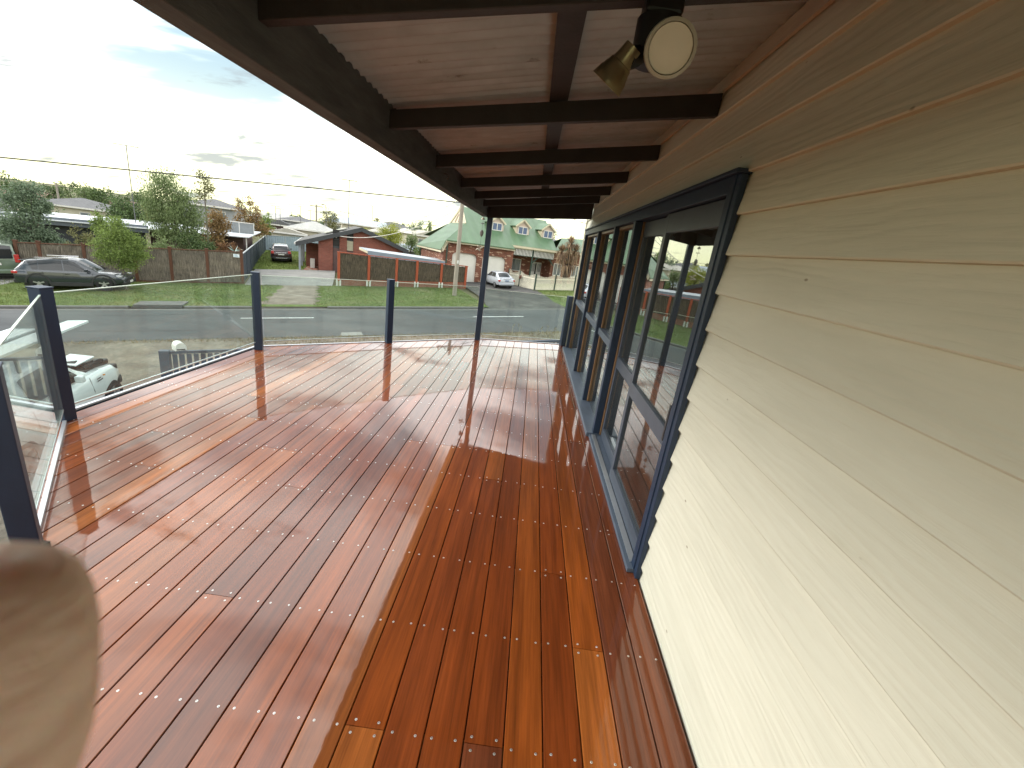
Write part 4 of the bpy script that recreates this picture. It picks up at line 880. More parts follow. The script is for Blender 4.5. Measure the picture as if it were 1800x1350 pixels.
far_house('distant dark roof on the left skyline', -38, 130, 12, 10, -1.2, .9, gw_, tl_)
# ================================================================== vehicles
tyre_m = plain('tyre_rubber', (.014, .014, .015), .85, .2, 8); rim_m = plain('alloy_rim', (.42, .43, .45), .3, .1, 5, metal=.8); blackp = plain('black_plastic', (.016, .017, .018), .6, .15, 6)
car_glass = plain('car_glass', (.012, .014, .016), .05, .15, 2, spec=.6); redl = plain('tail_light', (.42, .025, .02), .15, .1, 6, coat=1.0); clearl = plain('head_light', (.55, .57, .60), .08, .1, 6, metal=.4, coat=1.0); chrome = plain('chrome_trim', (.6, .6, .62), .15, .05, 5, metal=1.0)
plate_m = plain('number_plate', (.62, .63, .60), .5, .05, 9)
def interp(tab, x):
    xs = [r[0] for r in tab]; return [float(np.interp(x, xs, [r[k] for r in tab])) for k in range(1, len(tab[0]))]
def car(name, label, s, t, head, spec, paint, trim=None, extra=None, up=.10, group=None, k=1.0):
    c0 = WP(s, t, up=up); hx = ES*math.cos(head)+ET*math.sin(head); hy = Vector((-hx.y, hx.x, 0))
    def gz(v): a, b = to_st(c0.x+v.x, c0.y+v.y); return Vector((v.x, v.y, WP(a, b).z+up-c0.z)).normalized()
    X, Y = gz(hx), gz(hy); Z = X.cross(Y).normalized(); Y = Z.cross(X)
    root = thing(name, label, 'car', c0, 0); root.rotation_euler = Matrix((X, Y, Z)).transposed().to_euler()
    root.scale = (k, k, k)
    if group: root['group'] = group
    body, cab = spec['body'], spec['cab']; wr, xf, xr, tw = spec['wr'], spec['xf'], spec['xr'], spec['track']
    xs = sorted(set([r[0] for r in body]+list(np.linspace(body[0][0], body[-1][0], 34))))
    def sec(x):
        zb, zt, hw = interp(body, x); zm = zb+(zt-zb)*.5
        return [(x, y, z) for y, z in ((0, zb), (hw*.80, zb), (hw*.95, zb+.06), (hw, zm-.06), (hw*.995, zm+.10), (hw*.965, zt-.07), (hw*.90, zt-.012), (hw*.6, zt+.012), (0, zt+.02))]
    rows = [[p for p in sec(x)]+[(a, -b, c) for a, b, c in sec(x)[-2:0:-1]] for x in xs]
    mb = MB(); n = len(rows[0])
    for r in rows: mb.v += r
    for i in range(len(rows)-1):
        for j in range(n): mb.f.append((i*n+j, i*n+(j+1) % n, (i+1)*n+(j+1) % n, (i+1)*n+j))
    mb.f.append(tuple(range(n))); mb.f.append(tuple((len(rows)-1)*n+k for k in range(n)))
    bo = mb.build('body', paint, root)
    cut = MB()
    for xw in (xf, xr):
        M = Matrix.Translation((xw, 0, wr)) @ Matrix.Rotation(math.pi/2, 4, 'X'); R_ = wr*1.17; cut.lathe([(0.001, -1.3), (R_, -1.3), (R_, 1.3), (0.001, 1.3)], 28, M)
    co = cut.build('cutter', None); md = bo.modifiers.new('arch', 'BOOLEAN'); md.operation = 'DIFFERENCE'; md.object = co; md.solver = 'EXACT'
    dg = bpy.context.evaluated_depsgraph_get(); me = bpy.data.meshes.new_from_object(bo.evaluated_get(dg)); bo.modifiers.clear(); bo.data = me; bpy.data.objects.remove(co)
    me.shade_smooth(); me.set_sharp_from_angle(angle=R(38))
    L0, L1 = body[0][0], body[-1][0]; hw0 = max(r[3] for r in body)
    box('underbody', (L0+.25, -hw0*.62, .20), (L1-.25, hw0*.62, .62), blackp, root)
    for xw in (xf, xr): box('wheel_well', (xw-wr*1.3, -hw0*.66, .22), (xw+wr*1.3, hw0*.66, wr*2.3), blackp, root)
    # cabin shell
    def csec(x):
        zroof, ht = interp(cab, x); zb, zt, hw = interp(body, x); hb = hw*.90; zb_ = zt-.015; zroof = max(zroof, zb_+.004); q = min(1, (zroof-zb_)/.25)
        return [(x, hb, zb_), (x, hb+(ht-hb)*.5*q+.012*q, zb_+(zroof-zb_)*.52), (x, hb+(ht-hb)*q, zroof-.045*q), (x, (hb+(ht-hb)*q)*.86, zroof-.006), (x, 0, zroof+.018*q)]
    cx = sorted(set([r[0] for r in cab]+list(np.linspace(cab[0][0], cab[-1][0], 26)))); mb = MB()
    mb.grid([csec(x)+[(a, -b, c) for a, b, c in csec(x)[-2::-1]] for x in cx]); mb.build('cabin', paint, root, smooth=40)
    def side(x, f, sg, off=.010):
        a, m_, b = csec(x)[0], csec(x)[1], csec(x)[2]
        p = [a[k]+(m_[k]-a[k])*f/.52 if f < .52 else m_[k]+(b[k]-m_[k])*(f-.52)/.48 for k in range(3)]; return (p[0], sg*(p[1]+off), p[2]+off*.3)
    for sg in (1, -1):
        for (xa0, xa1, xb1, xb0) in spec['side_windows']:          # bottom rear, top rear, top front, bottom front
            rows = []
            for k in range(6):
                f = .08+.82*k/5; u = k/5; rows.append([side(xa0+(xa1-xa0)*u+((xb0+(xb1-xb0)*u)-(xa0+(xa1-xa0)*u))*j/7, f, sg) for j in range(8)])
            MB().grid(rows).build('side_window', car_glass, root, smooth=0)
        for xd in spec.get('seams', []):
            zb, zt, hw = interp(body, xd); MB().tube([(xd, sg*(hw*.95), zb+.1), (xd, sg*(hw+.003), zb+(zt-zb)*.5), (xd, sg*(hw*.968), zt-.05)], .005, 5).build('door_seam', blackp, root)
        for xd in spec.get('handles', []):
            zb, zt, hw = interp(body, xd); MB().box((xd-.09, sg*(hw*.975)-.02, zt-.15), (xd+.09, sg*(hw*.975)+.02, zt-.115)).build('door_handle', trim or paint, root, bevel=.008)
        xm = spec['mirror']; zb, zt, hw = interp(body, xm); MB().box((xm-.08, sg*(hw+.02)-.07, zt+.02), (xm+.06, sg*(hw+.02)+.07, zt+.17)).build('wing_mirror', spec.get('mirror_m', paint), root, bevel=.03)
        if trim:
            mb = MB(); zb, zt, hw = interp(body, 0); mb.hexa([(xr+wr*1.2, sg*(hw-.05), zb-.02), (xf-wr*1.2, sg*(hw-.05), zb-.02), (xf-wr*1.2, sg*(hw+.012), zb), (xr+wr*1.2, sg*(hw+.012), zb), (xr+wr*1.2, sg*(hw-.05), zb+.2), (xf-wr*1.2, sg*(hw-.05), zb+.2), (xf-wr*1.2, sg*(hw+.008), zb+.17), (xr+wr*1.2, sg*(hw+.008), zb+.17)]); mb.build('sill_cladding', trim, root)
            for xw in (xf, xr):
                zb, zt, hw = interp(body, xw); rr = []
                for k in range(15):
                    an = math.pi*k/14; rr.append([(xw+q*math.cos(an), sg*y, wr+q*math.sin(an)) for q, y in ((wr*1.16, hw*.90), (wr*1.16, hw+.018), (wr*1.36, hw+.012), (wr*1.38, hw*.93))])
                MB().grid(rr).build('arch_cladding', trim, root, smooth=30)
    # windscreens
    def screen(x0, x1, nm, up_):
        rows = []
        for k in range(6):
            x = x0+(x1-x0)*(.06+.86*k/5); c = csec(x); w = c[2][1]*.90; zz = c[4][2]; rows.append([(x+up_[0], w*q, zz+up_[1]-.02*abs(q)**2-.035*abs(q)**4) for q in np.linspace(-1, 1, 9)])
        MB().grid(rows).build(nm, car_glass, root, smooth=0)
    screen(*spec['windscreen'], 'windscreen', (.012, .014)); screen(*spec['rear_screen'], 'rear_window', (-.016, .012))
    # wheels
    for xw in (xf, xr):
        for sg in (1, -1):
            w = thing_part('wheel', root, (xw, sg*tw, wr))
            M = Matrix.Rotation(math.pi/2, 4, 'X'); h = .105
            MB().lathe([(wr*.64, -h), (wr*.93, -h), (wr, -h*.72), (wr, h*.72), (wr*.93, h), (wr*.64, h)], 28, M).build('tyre', tyre_m, w, smooth=35)
            rb_ = MB(); rb_.lathe([(wr*.66, -h*.8), (wr*.66, h*.8), (wr*.60, h*.86), (wr*.57, h*.2), (0.01, h*.1)] if sg < 0 else [(wr*.66, h*.8), (wr*.66, -h*.8), (wr*.60, -h*.86), (wr*.57, -h*.2), (.01, -h*.1)], 28, M)
            rb_.build('rim', blackp if spec.get('dark_rim') else rim_m, w, smooth=35); sp_ = MB(); 
            for k in range(5):
                an = k*2*math.pi/5+.3; sp_.bar((0, sg*h*.62, 0), (wr*.60*math.cos(an), sg*h*.72, wr*.60*math.sin(an)), .07, .05, up=(0, 1, 0))
            sp_.lathe([(.07, -.02), (.07, .02), (.001, .02)], 12, Matrix.Translation((0, sg*h*.7, 0)) @ M); sp_.build('spokes', rim_m, w)
    for nm, a, b, mt_, bv in spec['bits']:
        for sg in ((1, -1) if nm in ('tail_light', 'head_light', 'roof_rail', 'fog_light', 'mud_flap') else (1,)):
            aa = (a[0], min(sg*a[1], sg*b[1]), a[2]); bb = (b[0], max(sg*a[1], sg*b[1]), b[2]); MB().box(aa, bb).build(nm, mt_, root, bevel=bv)
    if extra: extra(root)
    return root
def thing_part(name, parent, loc):
    o = bpy.data.objects.new(name, None); COL.objects.link(o); o.parent = parent; o.location = loc; o.empty_display_size = .05; return o
def paintm(name, c, rough=.25): return plain(name, c, rough, .05, 2, coat=1.0, metal=.25)
grey_p = paintm('graphite_car_paint', (.024, .032, .040)); green_p = paintm('sage_van_paint', (.13, .17, .125)); maroon_p = paintm('dark_plum_car_paint', (.035, .018, .020)); silver_p = paintm('silver_car_paint', (.46, .49, .54)); white_p = plain('white_truck_paint', (.66, .72, .74), .3, .05, 2, coat=1.0)
SUV = dict(body=[(-2.27, .50, .84, .66), (-2.22, .42, 1.00, .80), (-2.0, .34, 1.06, .885), (-1.6, .30, 1.06, .915), (-.6, .27, 1.03, .925), (.7, .27, 1.00, .925), (1.15, .28, 1.01, .92), (1.6, .30, .965, .90), (1.95, .33, .90, .86), (2.2, .38, .80, .76), (2.33, .46, .66, .60)],
    cab=[(-2.17, 1.06, .66), (-1.92, 1.36, .645), (-1.72, 1.53, .635), (-1.2, 1.60, .63), (-.5, 1.655, .63), (.05, 1.65, .62), (.36, 1.58, .62), (1.22, 1.01, .72)],
    wr=.385, dark_rim=True, xf=1.42, xr=-1.27, track=.80, side_windows=[(-1.42, -1.62, -1.20, -1.20), (-1.16, -1.16, -.24, -.20), (-.14, -.18, .30, .98)], seams=[-1.0, -.17, 1.02], handles=[-1.05, -.02], mirror=.82,
    windscreen=(.36, 1.20), rear_screen=(-1.73, -2.10),
    bits=[('tail_light', (-2.26, .56, .86), (-1.98, .865, .99), redl, .03), ('head_light', (1.93, .50, .74), (2.22, .80, .86), clearl, .03), ('roof_rail', (-1.3, .56, 1.635), (.05, .60, 1.69), chrome, .01), ('rear_bumper', (-2.30, -.78, .36), (-2.02, .78, .56), blackp, .04), ('front_bumper', (2.0, -.72, .34), (2.36, .72, .52), blackp, .05), ('spoiler', (-1.98, -.58, 1.50), (-1.68, .58, 1.54), grey_p, .02), ('number_plate', (-2.30, -.19, .80), (-2.275, .19, .92), plate_m, .003), ('grille', (2.29, -.42, .58), (2.345, .42, .66), blackp, .02), ('front_plate', (2.355, -.19, .42), (2.375, .19, .53), plate_m, .003), ('fog_light', (2.14, .55, .45), (2.27, .70, .53), clearl, .02)])
car('sport_utility_car', 'graphite grey sport utility car parked on the nature strip', -11.80, 29.45, 0, SUV, grey_p, blackp, k=.93)
SUV2 = dict(SUV); SUV2['bits'] = [b for b in SUV['bits'] if b[0] not in ('roof_rail', 'spoiler', 'tail_light', 'number_plate')]+[('tail_light', (-2.28, .60, .84), (-2.02, .86, 1.10), redl, .03), ('number_plate', (-2.30, -.26, .72), (-2.26, .26, .83), plate_m, .003), ('chrome_strip', (-2.30, -.45, .90), (-2.24, .45, .96), chrome, .01), ('lower_guard', (-2.32, -.5, .40), (-2.28, .5, .46), chrome, .01)]
car('sport_utility_car', 'dark plum sport utility car seen from behind on the grass driveway', -3.95, 47.2, math.pi/2+.09, SUV2, maroon_p, blackp, up=.07, k=.92)
SED = dict(body=[(-2.13, .46, .78, .62), (-2.08, .36, .94, .76), (-1.85, .30, .965, .825), (-1.3, .26, .95, .845), (0, .24, .90, .85), (.95, .25, .88, .845), (1.5, .27, .80, .82), (1.9, .31, .70, .76), (2.1, .38, .60, .64), (2.16, .42, .54, .52)],
    cab=[(-1.62, .955, .70), (-1.1, 1.30, .60), (-.85, 1.375, .585), (-.2, 1.40, .585), (.25, 1.36, .58), (1.15, .87, .68)],
    wr=.29, xf=1.30, xr=-1.22, track=.735, side_windows=[(-1.22, -.95, -.36, -.33), (-.26, -.30, .22, .82)], seams=[-.30, .85, -1.0], handles=[-.55, .25], mirror=.72, windscreen=(.27, 1.12), rear_screen=(-1.06, -1.58),
    bits=[('tail_light', (-2.12, .42, .66), (-1.92, .80, .82), redl, .03), ('head_light', (1.86, .36, .56), (2.08, .70, .66), clearl, .03), ('rear_bumper', (-2.17, -.74, .34), (-2.0, .74, .56), silver_p, .05), ('number_plate', (-2.155, -.19, .68), (-2.115, .19, .79), plain('blue_number_plate', (.10, .14, .25), .5, .1, 9), .003), ('boot_line', (-2.14, -.36, .87), (-2.09, .36, .89), blackp, .004), ('front_bumper', (1.95, -.66, .32), (2.18, .66, .48), silver_p, .05)])
car('sedan', 'silver sedan parked before the white garage doors', 12.75, 33.7, math.pi/2+.06, SED, silver_p, k=.86)
VAN = dict(body=[(-2.4, .40, 1.02, .84), (-2.36, .34, 1.06, .90), (-1.5, .30, 1.07, .92), (.6, .28, 1.04, .92), (1.3, .30, 1.0, .91), (2.0, .34, .92, .84), (2.35, .42, .70, .66)],
    cab=[(-2.39, 1.06, .86), (-2.34, 1.5, .76), (-2.24, 1.84, .74), (-1.4, 1.90, .74), (.2, 1.88, .72), (.6, 1.78, .70), (1.5, 1.0, .78)], wr=.34, xf=1.5, xr=-1.4, track=.79,
    side_windows=[(-2.15, -2.05, -1.3, -1.3), (-1.2, -1.2, -.2, -.2), (-.1, -.1, .5, 1.15)], seams=[-1.25, -.15], handles=[-.3], mirror=1.1, windscreen=(.6, 1.45), rear_screen=(-2.26, -2.36),
    bits=[('tail_light', (-2.43, .70, .90), (-2.30, .90, 1.32), redl, .03), ('rear_bumper', (-2.5, -.86, .34), (-2.34, .86, .56), green_p, .05), ('number_plate', (-2.44, -.19, .78), (-2.405, .19, .90), plate_m, .003), ('rear_glass', (-2.425, -.66, 1.10), (-2.37, .66, 1.60), car_glass, .03), ('head_light', (2.05, .5, .72), (2.28, .8, .86), clearl, .03)])
car('van', 'sage green van cut off by the left edge of the photo', -16.75, 33.9, math.pi*.62, VAN, green_p)
# white utility with raised bonnet, below the deck
UTE = dict(body=[(-2.5, .55, 1.10, .82), (-2.4, .48, 1.16, .90), (-.9, .42, 1.16, .92), (.2, .40, 1.12, .92), (.9, .42, 1.14, .91), (1.5, .46, 1.12, .90), (1.95, .52, 1.06, .87), (2.25, .58, .92, .78), (2.34, .62, .80, .68)],
    cab=[(-1.05, 1.14, .80), (-.95, 1.62, .68), (-.75, 1.74, .66), (0, 1.78, .66), (.35, 1.70, .66), (1.05, 1.12, .74)], wr=.38, xf=1.62, xr=-1.45, track=.80, side_windows=[(-.85, -.80, -.12, -.12), (-.05, -.05, .32, .82)], seams=[-.98, -.09, .86], handles=[-.2, -.8], mirror=.45, windscreen=(.36, 1.03), rear_screen=(-.80, -1.0),
    bits=[('front_bumper', (2.2, -.74, .44), (2.45, .74, .66), blackp, .05), ('head_light', (2.05, .5, .82), (2.30, .76, .98), blackp, .03), ('tail_light', (-2.5, .7, .8), (-2.44, .88, 1.1), redl, .02), ('tub_void', (-2.38, -.74, 1.12), (-1.12, .74, 1.195), blackp, .01)])
def ute_extra(root):
    bay = MB(); bay.box((1.12, -.70, 1.05), (2.10, .70, 1.165)); bay.build('engine_bay', blackp, root, bevel=.02)
    eng = MB()
    for k in range(9):
        x, y = random.uniform(1.2, 2.0), random.uniform(-.6, .6); eng.tube([(x, y, 1.15), (x+random.uniform(-.3, .3), y+random.uniform(-.3, .3), 1.27), (x+random.uniform(-.4, .4), y+random.uniform(-.4, .4), 1.18)], random.uniform(.02, .06), 7)
    eng.build('hoses', tyre_m, root, smooth=40); MB().box((1.35, -.45, 1.16), (1.75, -.05, 1.30)).build('air_box', blackp, root, bevel=.03); MB().box((1.5, .1, 1.16), (1.95, .55, 1.27)).build('battery', plain('grey_battery', (.10, .10, .11), .5, .2, 6), root, bevel=.02)
    MB().box((-1.2, -.50, 2.02), (2.15, -.12, 2.07)).build('roof_board', white_p, root, bevel=.006); MB().box((-1.6, .05, 2.02), (1.4, .5, 2.06)).build('roof_board', white_p, root, bevel=.006)
    for x in (-.6, .2): MB().box((x, -.66, 1.96), (x+.05, .66, 2.018)).build('roof_rack_bar', blackp, root); MB().box((x, -.66, 1.72), (x+.05, -.62, 1.959)).build('rack_leg', blackp, root); MB().box((x, .62, 1.72), (x+.05, .66, 1.959)).build('rack_leg', blackp, root)
    MB().hexa([(1.25, -.50, 1.24), (1.75, -.62, 1.30), (1.85, -.15, 1.34), (1.35, -.05, 1.28), (1.25, -.50, 1.26), (1.75, -.62, 1.32), (1.85, -.15, 1.36), (1.35, -.05, 1.30)]).build('loose_panel', white_p, root)
    tx = MB(); 
    for r_, n_ in ((0, 5), (1, 7)):
        for k in range(n_): tx.box((1.16+k*.032-.12, -.921, .985-r_*.05), (1.16+k*.032-.12+.022, -.917, 1.010-r_*.05))
    tx.build('guard_lettering', blackp, root)
    sn = MB(); sn.box((1.28, -.945, 1.0), (1.33, -.915, 1.03)); sn.build('side_repeater', plain('amber_lens', (.5, .2, .03), .2, .1, 5), root)
car('pickup_truck', 'white pickup truck with open engine bay and roof boards below the deck', -5.6, 10.8, math.pi/2-.06, UTE, white_p, None, ute_extra, up=0.0)
# ================================================================== trees and shrubs
bark = plain('grey_bark', (.16, .135, .11), .9, .3, 5, bmp=.5, bscale=12); bark_d = plain('dark_bark', (.07, .055, .045), .9, .3, 5, bmp=.5, bscale=12)
LV = dict(gum=leaf_mat('gum_leaf', (0.081, 0.119, 0.042), (0.259, 0.329, 0.147), .32), blue=leaf_mat('blue_gum_leaf', (0.070, 0.105, 0.063), (0.231, 0.301, 0.196), .3), lime=leaf_mat('lime_leaf', (0.084, 0.133, 0.031), (0.266, 0.350, 0.098), .32),
    dark=leaf_mat('dark_leaf', (0.031, 0.056, 0.022), (0.119, 0.174, 0.060)), red=leaf_mat('bronze_leaf', (0.087, 0.043, 0.027), (0.283, 0.153, 0.064)), rust=leaf_mat('rust_leaf', (0.109, 0.076, 0.027), (0.358, 0.228, 0.098)), yel=leaf_mat('golden_leaf', (0.119, 0.162, 0.017), (0.434, 0.445, 0.060)), olive=leaf_mat('olive_leaf', (0.087, 0.098, 0.039), (0.283, 0.272, 0.119)), brown=leaf_mat('cordyline_leaf', (0.109, 0.064, 0.048), (0.402, 0.283, 0.174)))
def tree(name, label, s, t, clumps, n, leaf, lv, trunk=.12, bk=None, wide=1.0, droop=.0, aspect=2.2, cat='tree', group=None, gapw=.55, sway=.0):
    """clumps: (ds, dt, z above ground, rs, rt, rz); leaves are small faces gathered in twig-ends inside each clump"""
    o = thing(name, label, cat, WP(s, t), TH, group); tb = MB(); rg = np.random.default_rng(abs(hash(label)) % 1000 if False else sum(map(ord, label)))
    clumps = [(c[0]*wide, c[1]*wide, c[2], c[3]*wide, c[4]*wide, c[5]) for c in clumps]
    zc = sum(c[2] for c in clumps)/len(clumps); h0 = min(c[2]-c[5]*.3 for c in clumps)
    base = [(0, 0, -.15), (sway*.4, 0, h0*.5), (sway, 0, h0)]
    tb.tube(base, [trunk*1.25, trunk, trunk*.8], 8)
    for c in clumps:
        mid = ((sway+c[0])/2+rg.normal(0, .08), c[1]/2+rg.normal(0, .08), (h0+c[2])/2-.1); tb.tube([(sway, 0, h0-.05), mid, (c[0], c[1], c[2]+c[5]*.3)], [trunk*.7, trunk*.42, trunk*.14], 6)
    tb.build('trunk', bk or bark, o, smooth=60)
    vol = [c[3]*c[4]*c[5] for c in clumps]; tot = sum(v**.67 for v in vol); V = []; Fc = []
    for c, v in zip(clumps, vol):
        k = int(n*(v**.67)/tot); nt = max(6, k//16)
        d = rg.normal(0, 1, (nt, 3)); d /= np.linalg.norm(d, axis=1)[:, None]; r = rg.uniform(gapw, 1.08, nt)**.8
        lump = 1+.22*np.sin(d[:, 0]*5+c[0]*3)+.18*np.sin(d[:, 2]*6+c[2])           # lumpy outline
        tw = np.stack([c[0]+d[:, 0]*r*lump*c[3], c[1]+d[:, 1]*r*lump*c[4], c[2]+d[:, 2]*r*lump*c[5]], 1)
        idx = rg.integers(0, nt, k); sz = .11*(c[3]+c[5]); p = tw[idx]+rg.normal(0, 1, (k, 3))*np.array([sz, sz, sz*.8])
        a = rg.normal(0, 1, (k, 3)); a[:, 2] -= droop*2.2; a /= np.linalg.norm(a, axis=1)[:, None]
        b = np.cross(a, rg.normal(0, 1, (k, 3))); b /= np.linalg.norm(b, axis=1)[:, None]; l = leaf*rg.uniform(.6, 1.3, k)[:, None]; w = l/aspect
        b0 = len(V); q = np.stack([p, p+a*l*.5+b*w*.5, p+a*l, p+a*l*.5-b*w*.5], 1).reshape(-1, 3); V += q.tolist(); Fc += [(b0+4*i, b0+4*i+1, b0+4*i+2, b0+4*i+3) for i in range(k)]
    me = bpy.data.meshes.new('crown'); me.from_pydata(V, [], Fc); me.materials.append(LV[lv]); c = bpy.data.objects.new('crown', me); COL.objects.link(c); c.parent = o
    return o
def blob(h, r, k, seed, flat=1.0, z0=.3):
    q = random.Random(seed); out = []
    for i in range(k):
        a = q.uniform(0, 6.28); rr = r*q.uniform(.1, .62); z = h*q.uniform(z0, .86); w = 1-.35*abs(z/h-.55)*2; out.append((rr*math.cos(a)*w, rr*math.sin(a)*w, z, r*q.uniform(.38, .55)*w, r*q.uniform(.38, .55)*w, h*q.uniform(.12, .2)*flat))
    return out
T = tree
T('gum_tree', 'large airy gum tree rising behind the brush fence', -9.5, 37, [(-.3, 0, 5.8, 1.0, 1, .85), (-1.0, .2, 4.7, .9, .9, .9), (.5, 0, 4.9, 1.0, 1, .9), (1.2, .2, 4.0, .8, .9, .9), (-.9, 0, 3.6, .9, .8, .8), (.1, -.3, 3.9, 1.0, 1, .8), (1.3, 0, 3.0, .7, .8, .7), (-.6, -.2, 2.7, .8, .8, .7), (.5, -.3, 2.7, .9, .8, .8), (1.1, 0, 2.2, .7, .7, .6)], 17000, .155, 'gum', .11, droop=.9, aspect=3.2, gapw=.2, wide=.86)
T('sapling', 'wispy pinkish tree top beside the large gum', -7.9, 38.5, [(0, 0, 6.3, .45, .4, .6), (.3, 0, 5.6, .5, .4, .5), (-.2, .1, 5.2, .4, .4, .5)], 900, .17, 'olive', .05, aspect=2.6, gapw=.1)
T('gum_tree', 'blue-green layered tree at the left end of the brush fence', -15.6, 34.6, [(.3, 0, 4.6, .8, .7, .45), (-.6, 0, 4.1, .7, .7, .45), (.7, .1, 3.9, .6, .6, .4), (0, 0, 3.3, 1.0, .8, .5), (-.7, 0, 2.7, .8, .7, .4), (.6, 0, 2.4, .8, .7, .4), (-1.2, .1, 2.5, .6, .6, .35), (.1, 0, 2.0, 1.0, .8, .4), (1.2, 0, 1.9, .7, .6, .35), (-1.0, 0, 1.9, .7, .6, .4)], 11000, .13, 'blue', .09, aspect=2.0, gapw=.3, wide=.86, sway=.1)
T('street_tree', 'lime green street tree on the grass near the grey car', -9.9, 29.4, [(0, 0, 3.1, .75, .7, .5), (-.6, 0, 2.5, .75, .7, .5), (.6, .1, 2.5, .8, .7, .55), (0, -.3, 2.0, .8, .7, .5), (.9, 0, 2.0, .6, .6, .45), (-.8, 0, 1.75, .6, .6, .35), (.3, 0, 1.45, .7, .6, .35), (-.1, .1, 3.5, .4, .4, .3)], 15000, .10, 'lime', .055, droop=.4, aspect=2.8, gapw=.3, wide=.78, sway=-.05)
T('tree', 'dark bushy tree behind the flat white roof', -17.0, 51, blob(4.7, 2.0, 9, 4), 4200, .2, 'dark', .14, bark_d)
T('tree', 'olive bushy tree right of the dark tree over the flat roof', -14.7, 52.5, blob(4.0, 1.3, 6, 5), 2200, .2, 'olive', .12, bark_d)
T('shrub', 'bright green shrub top over the flat roof edge', -15.2, 42.0, blob(3.5, .8, 5, 15, z0=.6), 1300, .15, 'lime', .08, cat='shrub')
T('photinia_tree', 'bronze-leaved tree right of the large gum', -7.6, 40.6, blob(4.3, 1.1, 8, 6, z0=.35), 4200, .15, 'rust', .09, bark_d)
T('photinia_tree', 'tall rust-brown tree behind the rooftop railing', -7.1, 52.5, [(-.8, 0, 4.8, .35, .4, .5), (.0, 0, 4.9, .35, .4, .6), (.7, 0, 4.2, .4, .4, .6), (-.6, 0, 3.8, .7, .6, .6), (.3, 0, 3.4, .9, .7, .7), (1.1, 0, 2.7, .7, .6, .7), (-.9, 0, 2.9, .8, .6, .6), (.2, 0, 2.3, 1.2, .8, .6)], 3600, .19, 'rust', .1, bark_d, gapw=.3)
T('shrub', 'dark green shrub mass below the rooftop railing', -7.9, 35.2, blob(2.9, 1.3, 9, 8, z0=.3), 4200, .14, 'dark', .07, bark_d, cat='shrub')
T('shrub', 'purple-brown shrub under the flat roof corner', -6.2, 36.4, blob(2.7, .95, 7, 9, z0=.3), 2600, .13, 'red', .06, bark_d, cat='shrub')
T('shrub', 'dark shrub behind the fence below the large gum', -9.4, 34.2, blob(2.6, 1.0, 7, 10, z0=.3), 2600, .13, 'gum', .06, bark_d, cat='shrub')
T('shrub', 'spiky olive shrub against the dark house wall', -13.2, 34.0, blob(2.9, .75, 7, 11, z0=.35), 1900, .15, 'olive', .05, bark_d, cat='shrub', aspect=4)
T('tree', 'dark conifer cut by the left edge of the photo', -21.5, 47, blob(5.6, 1.8, 9, 12), 3600, .2, 'dark', .15, bark_d)
T('shrub', 'black-green shrub behind the sage van', -19.2, 36.8, blob(3.0, 1.4, 8, 21, z0=.3), 3000, .16, 'dark', .1, bark_d, cat='shrub')
T('round_bush', 'round golden-green bush beyond the brick gable', 6.45, 52, [(0, 0, 2.75, 1.15, 1.1, 1.0), (-.6, 0, 2.5, .8, .8, .8), (.65, 0, 2.5, .8, .8, .8), (0, 0, 3.2, .8, .8, .65)], 6000, .13, 'yel', .12, bark_d, cat='shrub', gapw=.75)
T('shrub', 'dull green shrub right of the round golden bush', 8.15, 48.6, blob(3.2, .95, 7, 13, z0=.45), 3000, .13, 'gum', .08, bark_d, cat='shrub')
T('shrub', 'bright green shrub beside the green roof edge', 9.2, 47.6, blob(2.75, 1.0, 7, 14, z0=.45), 3000, .13, 'lime', .08, bark_d, cat='shrub')
T('tree', 'grey-green rounded tree on the skyline left of the palm', 13.2, 74, blob(4.9, 2.0, 8, 16, z0=.45), 2600, .24, 'blue', .15, bark_d)
T('tree', 'small round tree on the skyline above the pale hip roof', .4, 74, blob(5.0, 1.35, 7, 17, z0=.5), 1800, .22, 'olive', .12, bark_d)
T('tree', 'green tree top left of the dark-tiled house', -8.2, 76, blob(4.2, 1.6, 7, 18, z0=.4), 2000, .24, 'lime', .12, bark_d)
T('tree', 'dark tree top right of the palm near the green roof', 17.0, 72, blob(4.0, 1.2, 6, 19, z0=.45), 1500, .22, 'red', .12, bark_d)
T('tree', 'dull green bush over the blue-grey far roof', 8.2, 90, blob(4.9, 1.4, 6, 20, z0=.5), 1200, .24, 'olive', .12, bark_d)
T('tree', 'yellow-green bush behind the brick gable ridge', 3.9, 56, blob(3.3, 1.0, 6, 22, z0=.5), 1500, .16, 'yel', .1, bark_d)
T('tree', 'dark tree top above the far right roofline', 29, 60, blob(5.2, 2.2, 8, 23, z0=.4), 1800, .26, 'dark', .15, bark_d)
q = random.Random(5)
for i in range(26):        # tree tops scattered along the skyline
    s_ = -75+i*4.6+q.uniform(-1.5, 1.5); t_ = q.uniform(105, 150); h = q.uniform(6.2, 8.6) if s_ < -18 else q.uniform(3.8, 5.6)
    T('tree', 'distant rounded tree on the suburban skyline', s_, t_, blob(h, q.uniform(1.6, 2.8), 6, 100+i, z0=.35), 620, .42, q.choice(['dark', 'gum', 'olive', 'blue']), .18, bark_d, group='distant skyline trees')
for i in range(15):        # nearer tree tops filling the left skyline
    s_ = -50+i*2.5+q.uniform(-1, 1); t_ = q.uniform(62, 96); h = q.uniform(5.8, 7.6)*(1.0 if s_ < -26 else .78)
    T('tree', 'dense suburban tree top beyond the flat white roof', s_, t_, blob(h, q.uniform(1.9, 2.8), 9, 200+i, z0=.35), 2000, .30, q.choice(['dark', 'gum', 'dark']), .16, bark_d, group='suburban tree tops beyond the flat roof')
